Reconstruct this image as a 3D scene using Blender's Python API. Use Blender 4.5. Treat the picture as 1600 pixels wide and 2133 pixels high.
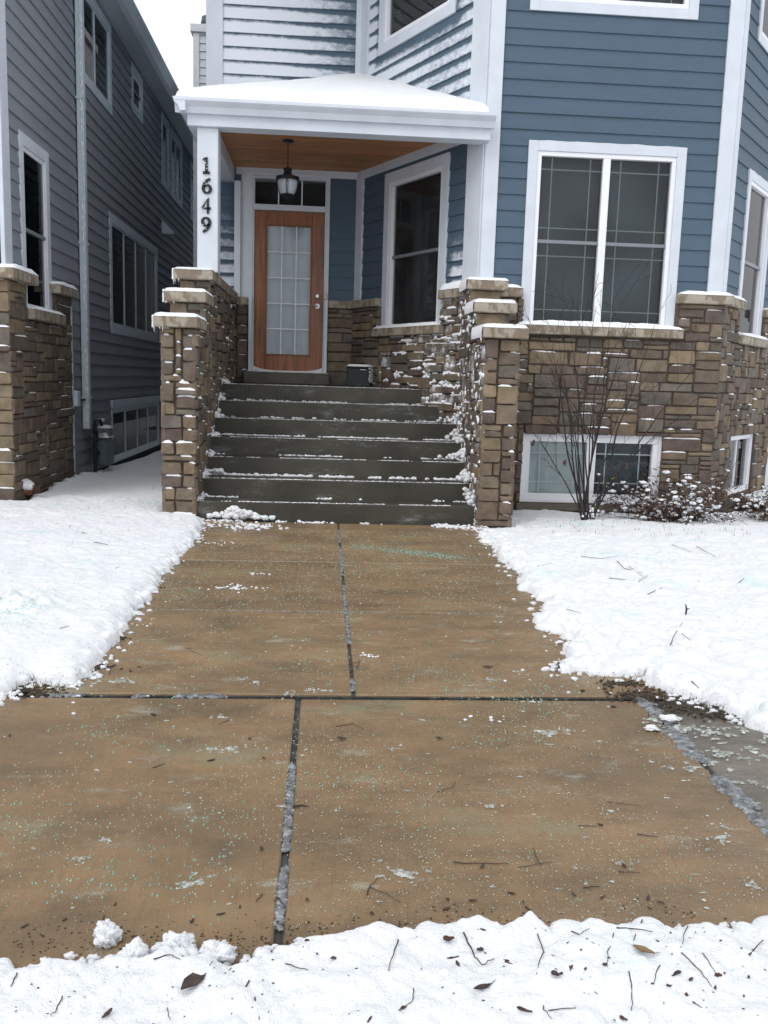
import bpy, bmesh, math, random
import numpy as np
from mathutils import Vector, Matrix

random.seed(7); NPR = np.random.RandomState(11)
scene = bpy.context.scene
COL = scene.collection
for o in list(bpy.data.objects): bpy.data.objects.remove(o)

# ------------------------------------------------------------------ camera
F, PITCH, YAW, ROLL, CAMH = 1850.0, 0.1482734, 0.0699815, -0.0306543, 1.36
cp, sp, cy, sy, cr, sr = math.cos(PITCH), math.sin(PITCH), math.cos(YAW), math.sin(YAW), math.cos(ROLL), math.sin(ROLL)
_f = Vector((sy*cp, cy*cp, -sp)); _r = Vector((cy, -sy, 0)); _d = _f.cross(_r)
RIGHT = cr*_r + sr*_d; DOWN = -sr*_r + cr*_d; FWD = _f
cam_data = bpy.data.cameras.new('camera'); cam = bpy.data.objects.new('camera', cam_data); COL.objects.link(cam)
cam.matrix_world = Matrix(((RIGHT.x, -DOWN.x, -FWD.x, 0), (RIGHT.y, -DOWN.y, -FWD.y, 0), (RIGHT.z, -DOWN.z, -FWD.z, CAMH), (0, 0, 0, 1)))
cam_data.sensor_fit = 'HORIZONTAL'; cam_data.sensor_width = 36.0; cam_data.lens = F/1600*36.0
cam_data.clip_start = 0.05; cam_data.clip_end = 2000
scene.camera = cam

# ------------------------------------------------------------------ sky, sun, exposure (bright overcast winter day)
SUN_EL, SUN_AZ = math.radians(48), math.radians(222)
world = bpy.data.worlds.new('World'); scene.world = world; world.use_nodes = True
wt = world.node_tree; wt.nodes.clear()
sky = wt.nodes.new('ShaderNodeTexSky'); sky.sky_type = 'NISHITA'; sky.sun_disc = False
sky.sun_elevation = SUN_EL; sky.sun_rotation = SUN_AZ; sky.air_density = 1.0; sky.dust_density = 6.0; sky.ozone_density = 1.0
hs = wt.nodes.new('ShaderNodeHueSaturation'); hs.inputs['Saturation'].default_value = 0.30
ov = wt.nodes.new('ShaderNodeMix'); ov.data_type = 'RGBA'; ov.inputs[0].default_value = 0.86; ov.inputs[7].default_value = (6.9, 7.1, 7.45, 1)   # even cloud deck over the clear-sky model
bg = wt.nodes.new('ShaderNodeBackground'); bg.inputs['Strength'].default_value = 0.15
wo = wt.nodes.new('ShaderNodeOutputWorld')
wt.links.new(sky.outputs[0], hs.inputs['Color']); wt.links.new(hs.outputs[0], ov.inputs[6]); wt.links.new(ov.outputs[2], bg.inputs['Color']); wt.links.new(bg.outputs[0], wo.inputs['Surface'])
sd = bpy.data.lights.new('sun', 'SUN'); sd.energy = 0.7; sd.angle = math.radians(28); sd.color = (1.0, 0.98, 0.96)
sun = bpy.data.objects.new('sun', sd); COL.objects.link(sun)
sun.rotation_euler = (math.pi/2 - SUN_EL, 0, math.pi - SUN_AZ)
sun.location = (0, 0, 30)
scene.render.engine = 'CYCLES'
vs = scene.view_settings; vs.view_transform = 'Standard'; vs.look = 'None'; vs.gamma = 1.0; vs.use_curve_mapping = False; vs.exposure = 0.33

# ------------------------------------------------------------------ pixel helpers (photo is 1600 x 2133)
def ray(x, y): return RIGHT*((x-800)/F) + DOWN*((y-1066.5)/F) + FWD
def at_z(x, y, z=0.0):
    d = ray(x, y); t = (z-CAMH)/d.z
    return Vector((d.x*t, d.y*t, z))
def at_y(x, y, Y):
    d = ray(x, y); t = Y/d.y
    return Vector((d.x*t, Y, CAMH+d.z*t))

class Wall:
    """vertical plane: origin O, horizontal direction u, outward normal n"""
    def __init__(s, O, u):
        s.O = Vector((O[0], O[1], 0)); s.u = Vector((u[0], u[1], 0)).normalized(); s.n = Vector((s.u.y, -s.u.x, 0))
    def flip(s): s.n = -s.n; return s
    def pt(s, u, z, d=0.0): return s.O + s.u*u + s.n*d + Vector((0, 0, z))
    def uz(s, x, y):
        d = ray(x, y); t = s.n.dot(s.O)/s.n.dot(d); p = d*t
        return (p - s.O).dot(s.u), CAMH + p.z

# ------------------------------------------------------------------ materials
def srgb(r, g, b):
    f = lambda c: (c/255/12.92) if c/255 <= 0.04045 else ((c/255+0.055)/1.055)**2.4
    return (f(r), f(g), f(b))
MATS = {}
def nodes_of(m): return m.node_tree.nodes, m.node_tree.links
def pm(name, c, rough=0.6, var=0.18, scale=6.0, bump=0.0, bscale=80.0, spec=0.4, c2=None, detail=4.0, metal=0.0, randv=0.0, stretch=None):
    """principled material: colour mixed between c and c2 by noise, fine bump, optional per-object value shift"""
    m = bpy.data.materials.new(name); m.use_nodes = True; N, L = nodes_of(m); b = N['Principled BSDF']
    b.inputs['Roughness'].default_value = rough; b.inputs['Metallic'].default_value = metal
    b.inputs['Specular IOR Level'].default_value = spec
    tc = N.new('ShaderNodeTexCoord'); co = tc.outputs['Object']
    if stretch:
        mp = N.new('ShaderNodeMapping'); mp.inputs['Scale'].default_value = stretch; L.new(co, mp.inputs['Vector']); co = mp.outputs[0]
    nz = N.new('ShaderNodeTexNoise'); nz.inputs['Scale'].default_value = scale; nz.inputs['Detail'].default_value = detail; L.new(co, nz.inputs['Vector'])
    cr_ = N.new('ShaderNodeValToRGB'); e = cr_.color_ramp.elements
    if c2 is None: a_ = tuple(max(0, v*(1-var)) for v in c); b_ = tuple(min(1, v*(1+var)) for v in c)
    else: a_, b_ = c, c2
    e[0].position = 0.32; e[1].position = 0.68; e[0].color = (*a_, 1); e[1].color = (*b_, 1)
    L.new(nz.outputs['Fac'], cr_.inputs['Fac']); out = cr_.outputs['Color']
    if randv:
        oi = N.new('ShaderNodeObjectInfo'); mr = N.new('ShaderNodeMapRange'); mr.inputs['To Min'].default_value = 1-randv; mr.inputs['To Max'].default_value = 1+randv
        L.new(oi.outputs['Random'], mr.inputs['Value']); hv = N.new('ShaderNodeHueSaturation'); L.new(mr.outputs[0], hv.inputs['Value']); L.new(out, hv.inputs['Color']); out = hv.outputs['Color']
    L.new(out, b.inputs['Base Color'])
    if bump:
        n2 = N.new('ShaderNodeTexNoise'); n2.inputs['Scale'].default_value = bscale; n2.inputs['Detail'].default_value = 5.0; L.new(co, n2.inputs['Vector'])
        bp = N.new('ShaderNodeBump'); bp.inputs['Strength'].default_value = bump; bp.inputs['Distance'].default_value = 0.01
        L.new(n2.outputs['Fac'], bp.inputs['Height']); L.new(bp.outputs[0], b.inputs['Normal'])
    MATS[name] = m
    return m
def math_node(N, op, a=None, b=None, clamp=False):
    n = N.new('ShaderNodeMath'); n.operation = op; n.use_clamp = clamp
    for i, v in enumerate((a, b)):
        if v is None: continue
        if isinstance(v, (int, float)): n.inputs[i].default_value = v
        else: n.id_data.links.new(v, n.inputs[i])
    return n.outputs[0]
def noise(N, L, co, scale, detail=4.0, rough=0.5):
    n = N.new('ShaderNodeTexNoise'); n.inputs['Scale'].default_value = scale; n.inputs['Detail'].default_value = detail; n.inputs['Roughness'].default_value = rough
    L.new(co, n.inputs['Vector']); return n.outputs['Fac']
def maprange(N, L, v, a, b, c=0.0, d=1.0):
    n = N.new('ShaderNodeMapRange'); n.interpolation_type = 'SMOOTHSTEP'
    for k, x in zip(('From Min', 'From Max', 'To Min', 'To Max'), (a, b, c, d)): n.inputs[k].default_value = x
    L.new(v, n.inputs['Value']); return n.outputs[0]
def mixc(N, L, fac, a, b):
    n = N.new('ShaderNodeMix'); n.data_type = 'RGBA'
    if isinstance(fac, (int, float)): n.inputs[0].default_value = fac
    else: L.new(fac, n.inputs[0])
    for s, v in ((n.inputs[6], a), (n.inputs[7], b)):
        if isinstance(v, tuple): s.default_value = (*v, 1)
        else: L.new(v, s)
    return n.outputs[2]
def mapping(N, L, co, scale):
    mp = N.new('ShaderNodeMapping'); mp.inputs['Scale'].default_value = scale; L.new(co, mp.inputs['Vector']); return mp.outputs[0]

SNOWC = (0.83, 0.848, 0.875)
def snow_material(name, tint=None, bump=0.5):
    m = pm(name, tuple(v*0.97 for v in SNOWC), rough=0.85, c2=SNOWC, scale=9, spec=0.12)
    N, L = nodes_of(m); b = N['Principled BSDF']; co = N['Texture Coordinate'].outputs['Object']
    b.inputs['Subsurface Weight'].default_value = 0.25; b.inputs['Subsurface Radius'].default_value = (0.02, 0.025, 0.03); b.inputs['Subsurface Scale'].default_value = 0.5
    h1 = noise(N, L, co, 28, 6, .65); h2 = noise(N, L, co, 160, 3, .6)
    h = math_node(N, 'ADD', h1, math_node(N, 'MULTIPLY', h2, 0.5))
    bp = N.new('ShaderNodeBump'); bp.inputs['Strength'].default_value = bump; bp.inputs['Distance'].default_value = 0.02
    L.new(h, bp.inputs['Height']); L.new(bp.outputs[0], b.inputs['Normal'])
    if tint:
        src = b.inputs['Base Color'].links[0].from_socket
        k = maprange(N, L, noise(N, L, co, tint[1], 3), tint[2], tint[2]+.12)
        L.new(mixc(N, L, math_node(N, 'MULTIPLY', k, .55), src, tint[0]), b.inputs['Base Color'])
    return m
M_SNOW = snow_material('snow_soft', None, 0.35)
M_SNOWC = snow_material('snow_clumpy', ((0.60, 0.80, 0.78), 2.2, 0.60), 0.8)

def siding_material(name, c, rv=0.03):
    """painted lap siding with wind-blown snow dust where the 'frost' attribute says it stuck"""
    m = pm(name, c, rough=0.62, var=0.05, scale=3, bump=0.10, bscale=30, spec=0.3, randv=rv, stretch=(1, 1, 6))
    N, L = nodes_of(m); b = N['Principled BSDF']; tc = N['Texture Coordinate']; co = tc.outputs['Object']
    at = N.new('ShaderNodeAttribute'); at.attribute_name = 'frost'
    uvn = N.new('ShaderNodeUVMap'); sep = N.new('ShaderNodeSeparateXYZ'); L.new(uvn.outputs[0], sep.inputs[0])
    v = sep.outputs[1]
    n1 = noise(N, L, mapping(N, L, co, (14, 14, 26)), 1.0, 5, .65); n2 = noise(N, L, co, 190, 2, .6)
    nn = math_node(N, 'ADD', math_node(N, 'MULTIPLY', n1, 0.7), math_node(N, 'MULTIPLY', n2, 0.3))
    # sheltered strip right under the lap above, and a thinner one at the bottom lip
    top = maprange(N, L, v, 0.50, 1.0, 0.0, 0.85); bot = maprange(N, L, v, 0.0, 0.10, 0.30, 0.0)
    amt = math_node(N, 'SUBTRACT', math_node(N, 'SUBTRACT', at.outputs['Fac'], top), bot)
    k = math_node(N, 'ADD', nn, math_node(N, 'SUBTRACT', math_node(N, 'MULTIPLY', amt, 0.9), 0.75))
    mask = maprange(N, L, k, -0.08, 0.46)
    mask = math_node(N, 'MULTIPLY', mask, 0.84)
    src = b.inputs['Base Color'].links[0].from_socket
    L.new(mixc(N, L, mask, src, (0.80, 0.84, 0.90)), b.inputs['Base Color'])
    return m
M_BLUE = siding_material('siding_blue', srgb(75, 93, 108))
M_GREY = siding_material('siding_grey', srgb(130, 134, 141))
M_SHEATH = pm('sheathing_dark', (0.03, 0.035, 0.04), rough=0.9)
M_WHITE = pm('paint_white', srgb(200, 206, 214), rough=0.45, var=0.05, scale=4, bump=0.05, bscale=50)
M_VINYL = pm('vinyl_white', srgb(226, 227, 231), rough=0.35, var=0.02, scale=3)
M_TRIMG = pm('trim_grey', srgb(188, 200, 207), rough=0.5, var=0.05, scale=4)
M_SASH = pm('sash_grey', srgb(120, 126, 132), rough=0.4, var=0.05)
M_GRILLE = pm('grille_pale', srgb(136, 148, 150), rough=0.4, var=0.03)
M_GRILLEW = pm('grille_white', srgb(225, 230, 235), rough=0.4, var=0.03)
M_ROOM = pm('room_dark', (0.018, 0.024, 0.028), rough=0.9, var=0.4, scale=2.5)
M_ROOMG = pm('room_green', (0.072, 0.088, 0.102), rough=0.9, var=0.35, scale=1.3, detail=1.0)  # interior colour lifted to soften reflection contrast in the panes
M_BLIND = pm('blind_pale', srgb(196, 204, 206), rough=0.8, var=0.12, scale=3)
M_CURTAIN = pm('curtain_sheer', srgb(188, 194, 202), rough=0.85, var=0.08, scale=3)
M_CAST = pm('cast_stone', srgb(142, 134, 120), rough=0.75, c2=srgb(166, 158, 144), scale=5, bump=0.25, bscale=90, spec=0.25)
def cast_wet(m):
    N, L = nodes_of(m); b = N['Principled BSDF']; co = N['Texture Coordinate'].outputs['Object']
    n = noise(N, L, mapping(N, L, co, (11, 11, 7)), 1.0, 5, .6)
    src = b.inputs['Base Color'].links[0].from_socket
    L.new(mixc(N, L, maprange(N, L, n, 0.47, 0.56, 0, 0.75), src, srgb(112, 98, 80)), b.inputs['Base Color'])
cast_wet(M_CAST)
M_MORTAR = pm('mortar_brown', srgb(92, 80, 72), rough=0.95, var=0.2, scale=20, bump=0.6, bscale=120, spec=0.15)
_pal = [((104, 94, 80), (128, 116, 99)), ((90, 80, 71), (112, 101, 89)), ((94, 88, 80), (116, 109, 99)), ((82, 74, 67), (104, 94, 85)),
        ((102, 90, 76), (124, 110, 93)), ((86, 74, 68), (106, 93, 85)), ((112, 100, 81), (138, 124, 101)), ((88, 83, 76), (108, 102, 93))]
M_STONE = []
for i, (a, b_) in enumerate(_pal):
    a, b_ = [(c[0]*.985, c[1]*.978, c[2]*.985) for c in (a, b_)]
    m = pm('veneer_stone_%s' % 'abcdefgh'[i], srgb(*a), rough=0.85, c2=srgb(*b_), scale=9, bump=0.8, bscale=38, spec=0.2, randv=0.10)
    M_STONE.append(m)
M_STONEF = []
for m0 in M_STONE:
    m = m0.copy(); m.name = m0.name+'_frosted'; N, L = nodes_of(m); b = N['Principled BSDF']; co = N['Texture Coordinate'].outputs['Object']
    k = maprange(N, L, math_node(N, 'ADD', math_node(N, 'MULTIPLY', noise(N, L, co, 7, 5, .65), .65), math_node(N, 'MULTIPLY', noise(N, L, co, 90, 4, .7), .35)), .50, .62, 0, .8)
    src = b.inputs['Base Color'].links[0].from_socket; L.new(mixc(N, L, k, src, (.74, .77, .81)), b.inputs['Base Color']); M_STONEF.append(m)
M_WOOD = pm('door_wood', srgb(104, 60, 34), rough=0.38, c2=srgb(148, 90, 52), scale=1.0, bump=0.08, bscale=2.0, spec=0.45, stretch=(26, 26, 2.2))
M_CEIL = pm('ceiling_wood', srgb(142, 96, 58), rough=0.5, c2=srgb(184, 128, 82), scale=1.0, bump=0.05, bscale=2.0, stretch=(1.6, 30, 30), randv=0.16)
M_BLACK = pm('black_iron', (0.012, 0.013, 0.014), rough=0.5, var=0.2, spec=0.4)
M_NICKEL = pm('satin_nickel', (0.45, 0.44, 0.42), rough=0.32, metal=1.0, var=0.1)
M_BRASSP = pm('bell_plate', srgb(196, 192, 168), rough=0.4)
M_BOX = pm('box_plastic', (0.012, 0.02, 0.02), rough=0.5, var=0.15)
M_DARKTXT = pm('box_print', (0.05, 0.06, 0.06), rough=0.6)
M_OPAL = pm('lantern_glass', srgb(176, 184, 192), rough=0.25, var=0.06, spec=0.5)
M_ROOFC = pm('roof_shingle', (0.06, 0.06, 0.065), rough=0.9, var=0.3, scale=20)
M_METERG = pm('meter_grey', srgb(84, 96, 104), rough=0.5, var=0.12, scale=12)
M_SOIL = pm('soil_dark', (0.035, 0.027, 0.02), rough=0.95, c2=(0.07, 0.055, 0.04), scale=30, bump=0.8, bscale=60)
M_TWIG = pm('twig_bark', (0.035, 0.024, 0.02), rough=0.85, c2=(0.075, 0.05, 0.042), scale=20)
M_TWIGG = pm('stem_dark', (0.02, 0.017, 0.017), rough=0.8, c2=(0.045, 0.036, 0.034), scale=15)
M_LEAF = pm('leaf_brown', (0.045, 0.02, 0.014), rough=0.6, c2=(0.10, 0.05, 0.03), scale=40)
M_LEAFT = pm('leaf_tan', (0.16, 0.10, 0.045), rough=0.6, c2=(0.26, 0.18, 0.09), scale=40)
M_LEAFD = pm('leaf_dark', (0.03, 0.02, 0.017), rough=0.5, c2=(0.085, 0.055, 0.045), scale=40)
M_LEAFY = pm('leaf_yellow', (0.35, 0.30, 0.06), rough=0.6, var=0.2, scale=40)
M_HYD = pm('hydrangea_brown', (0.15, 0.05, 0.03), rough=0.8, c2=(0.26, 0.11, 0.06), scale=40)
M_GRASS = pm('grass_dead', (0.06, 0.045, 0.03), rough=0.8, c2=(0.13, 0.10, 0.06), scale=20)
M_SALTW = pm('salt_white', srgb(164, 166, 150), rough=0.4, var=0.08)
M_SALTT = pm('salt_teal', srgb(122, 156, 142), rough=0.4, var=0.2, scale=3)
def ice_mat(name, a, b, thin):
    m = pm(name, a, rough=0.32, c2=b, scale=26, bump=0.6, bscale=120, spec=0.5)
    N, L = nodes_of(m); co = N['Texture Coordinate'].outputs['Object']; out = N['Material Output']; bs = N['Principled BSDF']
    tr = N.new('ShaderNodeBsdfTransparent'); mx = N.new('ShaderNodeMixShader')
    L.new(maprange(N, L, noise(N, L, co, 60, 4, .65), .35, .65, thin, 1.0), mx.inputs[0]); L.new(tr.outputs[0], mx.inputs[1]); L.new(bs.outputs[0], mx.inputs[2]); L.new(mx.outputs[0], out.inputs['Surface'])
    return m
M_ICE = ice_mat('ice_flake', srgb(160, 164, 156), srgb(206, 212, 206), .15)
M_ICEJ = ice_mat('ice_joint', srgb(98, 100, 104), srgb(164, 168, 170), .25)

def glass_mat(name, frost=0.0, rough=0.0):
    m = bpy.data.materials.new(name); m.use_nodes = True; N, L = nodes_of(m); N.clear()
    tr = N.new('ShaderNodeBsdfTransparent'); tr.inputs['Color'].default_value = (0.93, 0.95, 0.95, 1)
    gl = N.new('ShaderNodeBsdfGlossy'); gl.inputs['Roughness'].default_value = rough
    fr = N.new('ShaderNodeFresnel'); fr.inputs['IOR'].default_value = 1.34
    tc = N.new('ShaderNodeTexCoord'); nz = noise(N, L, tc.outputs['Object'], 1.6, 2)
    pass
    mx = N.new('ShaderNodeMixShader'); L.new(fr.outputs[0], mx.inputs[0]); L.new(tr.outputs[0], mx.inputs[1]); L.new(gl.outputs[0], mx.inputs[2])
    out = mx.outputs[0]
    if frost:
        df = N.new('ShaderNodeBsdfDiffuse'); df.inputs['Color'].default_value = (0.75, 0.8, 0.85, 1)
        k = math_node(N, 'MULTIPLY', maprange(N, L, noise(N, L, tc.outputs['Object'], 110, 4, .7), .5, .72), frost)
        k2 = maprange(N, L, noise(N, L, tc.outputs['Object'], 3, 3), .3, .7, .45, 1.0)
        m2 = N.new('ShaderNodeMixShader'); L.new(math_node(N, 'MULTIPLY', k, k2), m2.inputs[0]); L.new(out, m2.inputs[1]); L.new(df.outputs[0], m2.inputs[2]); out = m2.outputs[0]
    o = N.new('ShaderNodeOutputMaterial'); L.new(out, o.inputs['Surface'])
    return m
M_GLASS = glass_mat('window_glass'); M_GLASSF = glass_mat('window_glass_frosted', 0.2)

def concrete_pavement(name, c1, c2, dark):
    m = bpy.data.materials.new(name); m.use_nodes = True; N, L = nodes_of(m); b = N['Principled BSDF']
    tc = N.new('ShaderNodeTexCoord'); co = tc.outputs['Object']
    n1 = noise(N, L, mapping(N, L, co, (0.9, 1.7, 1)), 1.3, 6, .62); n2 = noise(N, L, mapping(N, L, co, (1.0, 1.6, 1)), 2.4, 6, .68); n3 = noise(N, L, co, 260, 2, .6); n4 = noise(N, L, mapping(N, L, co, (9, 26, 1)), 1.0, 5, .6)
    base = mixc(N, L, maprange(N, L, n1, .30, .70), c1, c2)
    base = mixc(N, L, maprange(N, L, n2, .46, .68, 0, .45), base, dark)
    base = mixc(N, L, maprange(N, L, noise(N, L, mapping(N, L, co, (60, 9, 1)), 1.0, 3, .6), .5, .75, 0, .28), base, dark)
    wet = maprange(N, L, n4, .35, .65)
    base = mixc(N, L, maprange(N, L, n3, .54, .72, 0, .35), base, (0.42, 0.38, 0.31))
    base = mixc(N, L, maprange(N, L, noise(N, L, co, 420, 2, .6), .55, .72, 0, .45), base, (0.07, 0.055, 0.04))
    # thin ice film: pale, with a shape of its own
    ice = maprange(N, L, math_node(N, 'ADD', math_node(N, 'MULTIPLY', noise(N, L, mapping(N, L, co, (3.2, 7.0, 1)), 1.0, 6, .7), .75), math_node(N, 'MULTIPLY', n3, .25)), .555, .68, 0, .5)
    base = mixc(N, L, ice, base, srgb(176, 184, 172))
    teal = maprange(N, L, noise(N, L, mapping(N, L, co, (1.4, 2.2, 1)), 1.0, 5, .65), .54, .74, 0, .34)
    base = mixc(N, L, teal, base, srgb(104, 140, 122))
    oi = N.new('ShaderNodeObjectInfo'); hv = N.new('ShaderNodeHueSaturation'); L.new(maprange(N, L, oi.outputs['Random'], 0, 1, .92, 1.06), hv.inputs['Value']); L.new(base, hv.inputs['Color'])
    L.new(hv.outputs[0], b.inputs['Base Color'])
    L.new(maprange(N, L, wet, 0, 1, .30, .56), b.inputs['Roughness']); b.inputs['Specular IOR Level'].default_value = 0.4
    wv = N.new('ShaderNodeTexWave'); wv.inputs['Scale'].default_value = 55; wv.inputs['Distortion'].default_value = 3; wv.inputs['Detail'].default_value = 3; wv.bands_direction = 'X'; L.new(co, wv.inputs['Vector'])
    hgt = math_node(N, 'ADD', math_node(N, 'MULTIPLY', wv.outputs['Fac'], .07), n3)
    bp = N.new('ShaderNodeBump'); bp.inputs['Strength'].default_value = 0.5; bp.inputs['Distance'].default_value = 0.005; L.new(hgt, bp.inputs['Height']); L.new(bp.outputs[0], b.inputs['Normal'])
    return m
M_PAVE = concrete_pavement('pavement_concrete', srgb(117, 97, 71), srgb(146, 119, 86), srgb(82, 70, 55))
M_PAVEG = concrete_pavement('pavement_grey', srgb(92, 86, 78), srgb(118, 110, 100), srgb(74, 70, 64))
M_JOINT = pm('joint_filler', (0.02, 0.02, 0.02), rough=0.8, c2=(0.07, 0.075, 0.075), scale=30)
def step_mat():
    m = pm('step_concrete', srgb(52, 50, 43), rough=0.45, c2=srgb(70, 67, 58), scale=2.2, bump=0.25, bscale=60, spec=0.35)
    N, L = nodes_of(m); b = N['Principled BSDF']; co = N['Texture Coordinate'].outputs['Object']
    n = noise(N, L, mapping(N, L, co, (2.2, 5, 7)), 1.0, 6, .7); n2 = noise(N, L, co, 120, 3, .65)
    k = maprange(N, L, math_node(N, 'ADD', math_node(N, 'MULTIPLY', n, .6), math_node(N, 'MULTIPLY', n2, .4)), .54, .70, 0, .55)
    src = b.inputs['Base Color'].links[0].from_socket
    L.new(mixc(N, L, k, src, (0.5, 0.54, 0.56)), b.inputs['Base Color'])
    return m
M_STEP = step_mat()

# ------------------------------------------------------------------ mesh builder
class MB:
    def __init__(s): s.v = []; s.f = []
    def add(s, vs, fs):
        o = len(s.v); s.v.extend([tuple(p) for p in vs]); s.f.extend([tuple(i+o for i in f) for f in fs])
    def hexa(s, p):   # 8 points, bottom ring 0-3, top ring 4-7
        s.add(p, [(0, 3, 2, 1), (4, 5, 6, 7), (0, 1, 5, 4), (1, 2, 6, 5), (2, 3, 7, 6), (3, 0, 4, 7)])
    def frame_box(s, o, ax, ay, az, c=0.0):
        """box from corner o with edge vectors ax, ay, az, chamfer c"""
        o = Vector(o)
        if c <= 0:
            s.hexa([o, o+ax, o+ax+ay, o+ay, o+az, o+ax+az, o+ax+ay+az, o+ay+az]); return
        A = [ax, ay, az]; Ln = [a.length for a in A]; U = [a/l for a, l in zip(A, Ln)]
        vs, ix = [], {}
        for i in (0, 1):
            for j in (0, 1):
                for k in (0, 1):
                    C = (i, j, k)
                    for a in range(3):
                        p = o.copy()
                        for b in range(3):
                            t = Ln[b]*C[b]
                            if b != a: t = c if C[b] == 0 else Ln[b]-c
                            p = p + U[b]*t
                        ix[(C, a)] = len(vs); vs.append(p)
        fs = []
        for a in range(3):
            b, d = [x for x in range(3) if x != a]
            for sd_ in (0, 1):
                q = []
                for (m_, n_) in ((0, 0), (1, 0), (1, 1), (0, 1)):
                    C = [0, 0, 0]; C[a] = sd_; C[b] = m_; C[d] = n_; q.append(ix[(tuple(C), a)])
                fs.append(tuple(q))
        for a in range(3):
            for b in range(a+1, 3):
                d = 3-a-b
                for sa in (0, 1):
                    for sb in (0, 1):
                        C0 = [0, 0, 0]; C0[a] = sa; C0[b] = sb; C1 = list(C0); C1[d] = 1
                        fs.append((ix[(tuple(C0), a)], ix[(tuple(C1), a)], ix[(tuple(C1), b)], ix[(tuple(C0), b)]))
        for i in (0, 1):
            for j in (0, 1):
                for k in (0, 1): fs.append(tuple(ix[((i, j, k), a)] for a in range(3)))
        s.add(vs, fs)
    def box(s, x0, x1, y0, y1, z0, z1, c=0.0):
        s.frame_box((x0, y0, z0), Vector((x1-x0, 0, 0)), Vector((0, y1-y0, 0)), Vector((0, 0, z1-z0)), c)
    def wbox(s, W, u0, u1, z0, z1, d0, d1, c=0.0):
        s.frame_box(W.pt(u0, z0, d0), W.u*(u1-u0), W.n*(d1-d0), Vector((0, 0, z1-z0)), c)
    def tube(s, pts, radii, n=6, cap=True):
        pts = [Vector(p) for p in pts]; rings = []; o = len(s.v); up = Vector((0.31, 0.17, 0.93))
        for i, p in enumerate(pts):
            t = (pts[min(i+1, len(pts)-1)] - pts[max(i-1, 0)])
            if t.length < 1e-9: t = Vector((0, 0, 1))
            t.normalize(); a = t.cross(up)
            if a.length < 1e-3: a = t.cross(Vector((1, 0, 0)))
            a.normalize(); b = t.cross(a); r = radii[i] if isinstance(radii, (list, tuple)) else radii
            for k in range(n):
                an = 2*math.pi*k/n; s.v.append(tuple(p + a*(r*math.cos(an)) + b*(r*math.sin(an))))
        for i in range(len(pts)-1):
            for k in range(n):
                k2 = (k+1) % n; s.f.append((o+i*n+k, o+i*n+k2, o+(i+1)*n+k2, o+(i+1)*n+k))
        if cap:
            s.f.append(tuple(o+k for k in range(n))[::-1]); s.f.append(tuple(o+(len(pts)-1)*n+k for k in range(n)))
    def lathe(s, c, prof, n=16):
        o = len(s.v)
        for r, z in prof:
            for k in range(n):
                a = 2*math.pi*k/n; s.v.append((c[0]+r*math.cos(a), c[1]+r*math.sin(a), c[2]+z))
        for i in range(len(prof)-1):
            for k in range(n):
                k2 = (k+1) % n; s.f.append((o+i*n+k, o+i*n+k2, o+(i+1)*n+k2, o+(i+1)*n+k))
        s.f.append(tuple(o+k for k in range(n))); s.f.append(tuple(o+(len(prof)-1)*n+k for k in range(n)))
    def extrude(s, prof, vec):
        """closed polygon prof (3d points) extruded along vec"""
        n = len(prof); P = [Vector(p) for p in prof]
        s.add(P+[p+vec for p in P], [tuple(range(n))[::-1], tuple(range(n, 2*n))]+[(i, (i+1) % n, n+(i+1) % n, n+i) for i in range(n)])
    def blob(s, c, rx, ry, rz, seed=None, jit=0.22, nu=7, nv=5):
        """lumpy ellipsoid"""
        rnd = random; o = len(s.v); c = Vector(c)
        rot = rnd.uniform(0, 6.28)
        for j in range(1, nv):
            th = math.pi*j/nv
            for i in range(nu):
                ph = 2*math.pi*i/nu + rot; k = 1+rnd.uniform(-jit, jit)
                s.v.append((c.x+rx*k*math.sin(th)*math.cos(ph), c.y+ry*k*math.sin(th)*math.sin(ph), c.z+rz*k*math.cos(th)))
        t = len(s.v); s.v.append((c.x, c.y, c.z+rz)); s.v.append((c.x, c.y, c.z-rz))
        for j in range(nv-2):
            for i in range(nu):
                i2 = (i+1) % nu; s.f.append((o+j*nu+i, o+(j+1)*nu+i, o+(j+1)*nu+i2, o+j*nu+i2))
        for i in range(nu):
            i2 = (i+1) % nu; s.f.append((t, o+i, o+i2)); s.f.append((t+1, o+(nv-2)*nu+i2, o+(nv-2)*nu+i))
    def dome(s, W, u0, u1, z, d0, d1, h, nu=6, nd=4, drop=0.004, jag=0.25):
        """soft snow slab lying on a ledge of wall W between depths d0 and d1"""
        o = len(s.v); ph = random.uniform(0, 9)
        for i in range(nu+1):
            a = i/nu; u = u0+(u1-u0)*a
            for j in range(nd+1):
                b = j/nd; d = d0+(d1-d0)*b
                e = min(1, 4*a, 4*(1-a)); g = min(1, 5*(1-b)+0.0) if d0 < d1 else 1
                k = math.sqrt(max(0, e*(2-e)))*math.sqrt(max(0, g*(2-g)))
                zz = z - drop + (h+drop)*k*(1+jag*math.sin(u*31+ph)*math.sin(u*13+ph*2+b*3)+random.uniform(-.12, .12)*jag*2)
                s.v.append(tuple(W.pt(u, zz, d)))
        for i in range(nu):
            for j in range(nd):
                a = o+i*(nd+1)+j; s.f.append((a, a+1, a+nd+2, a+nd+1))
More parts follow.
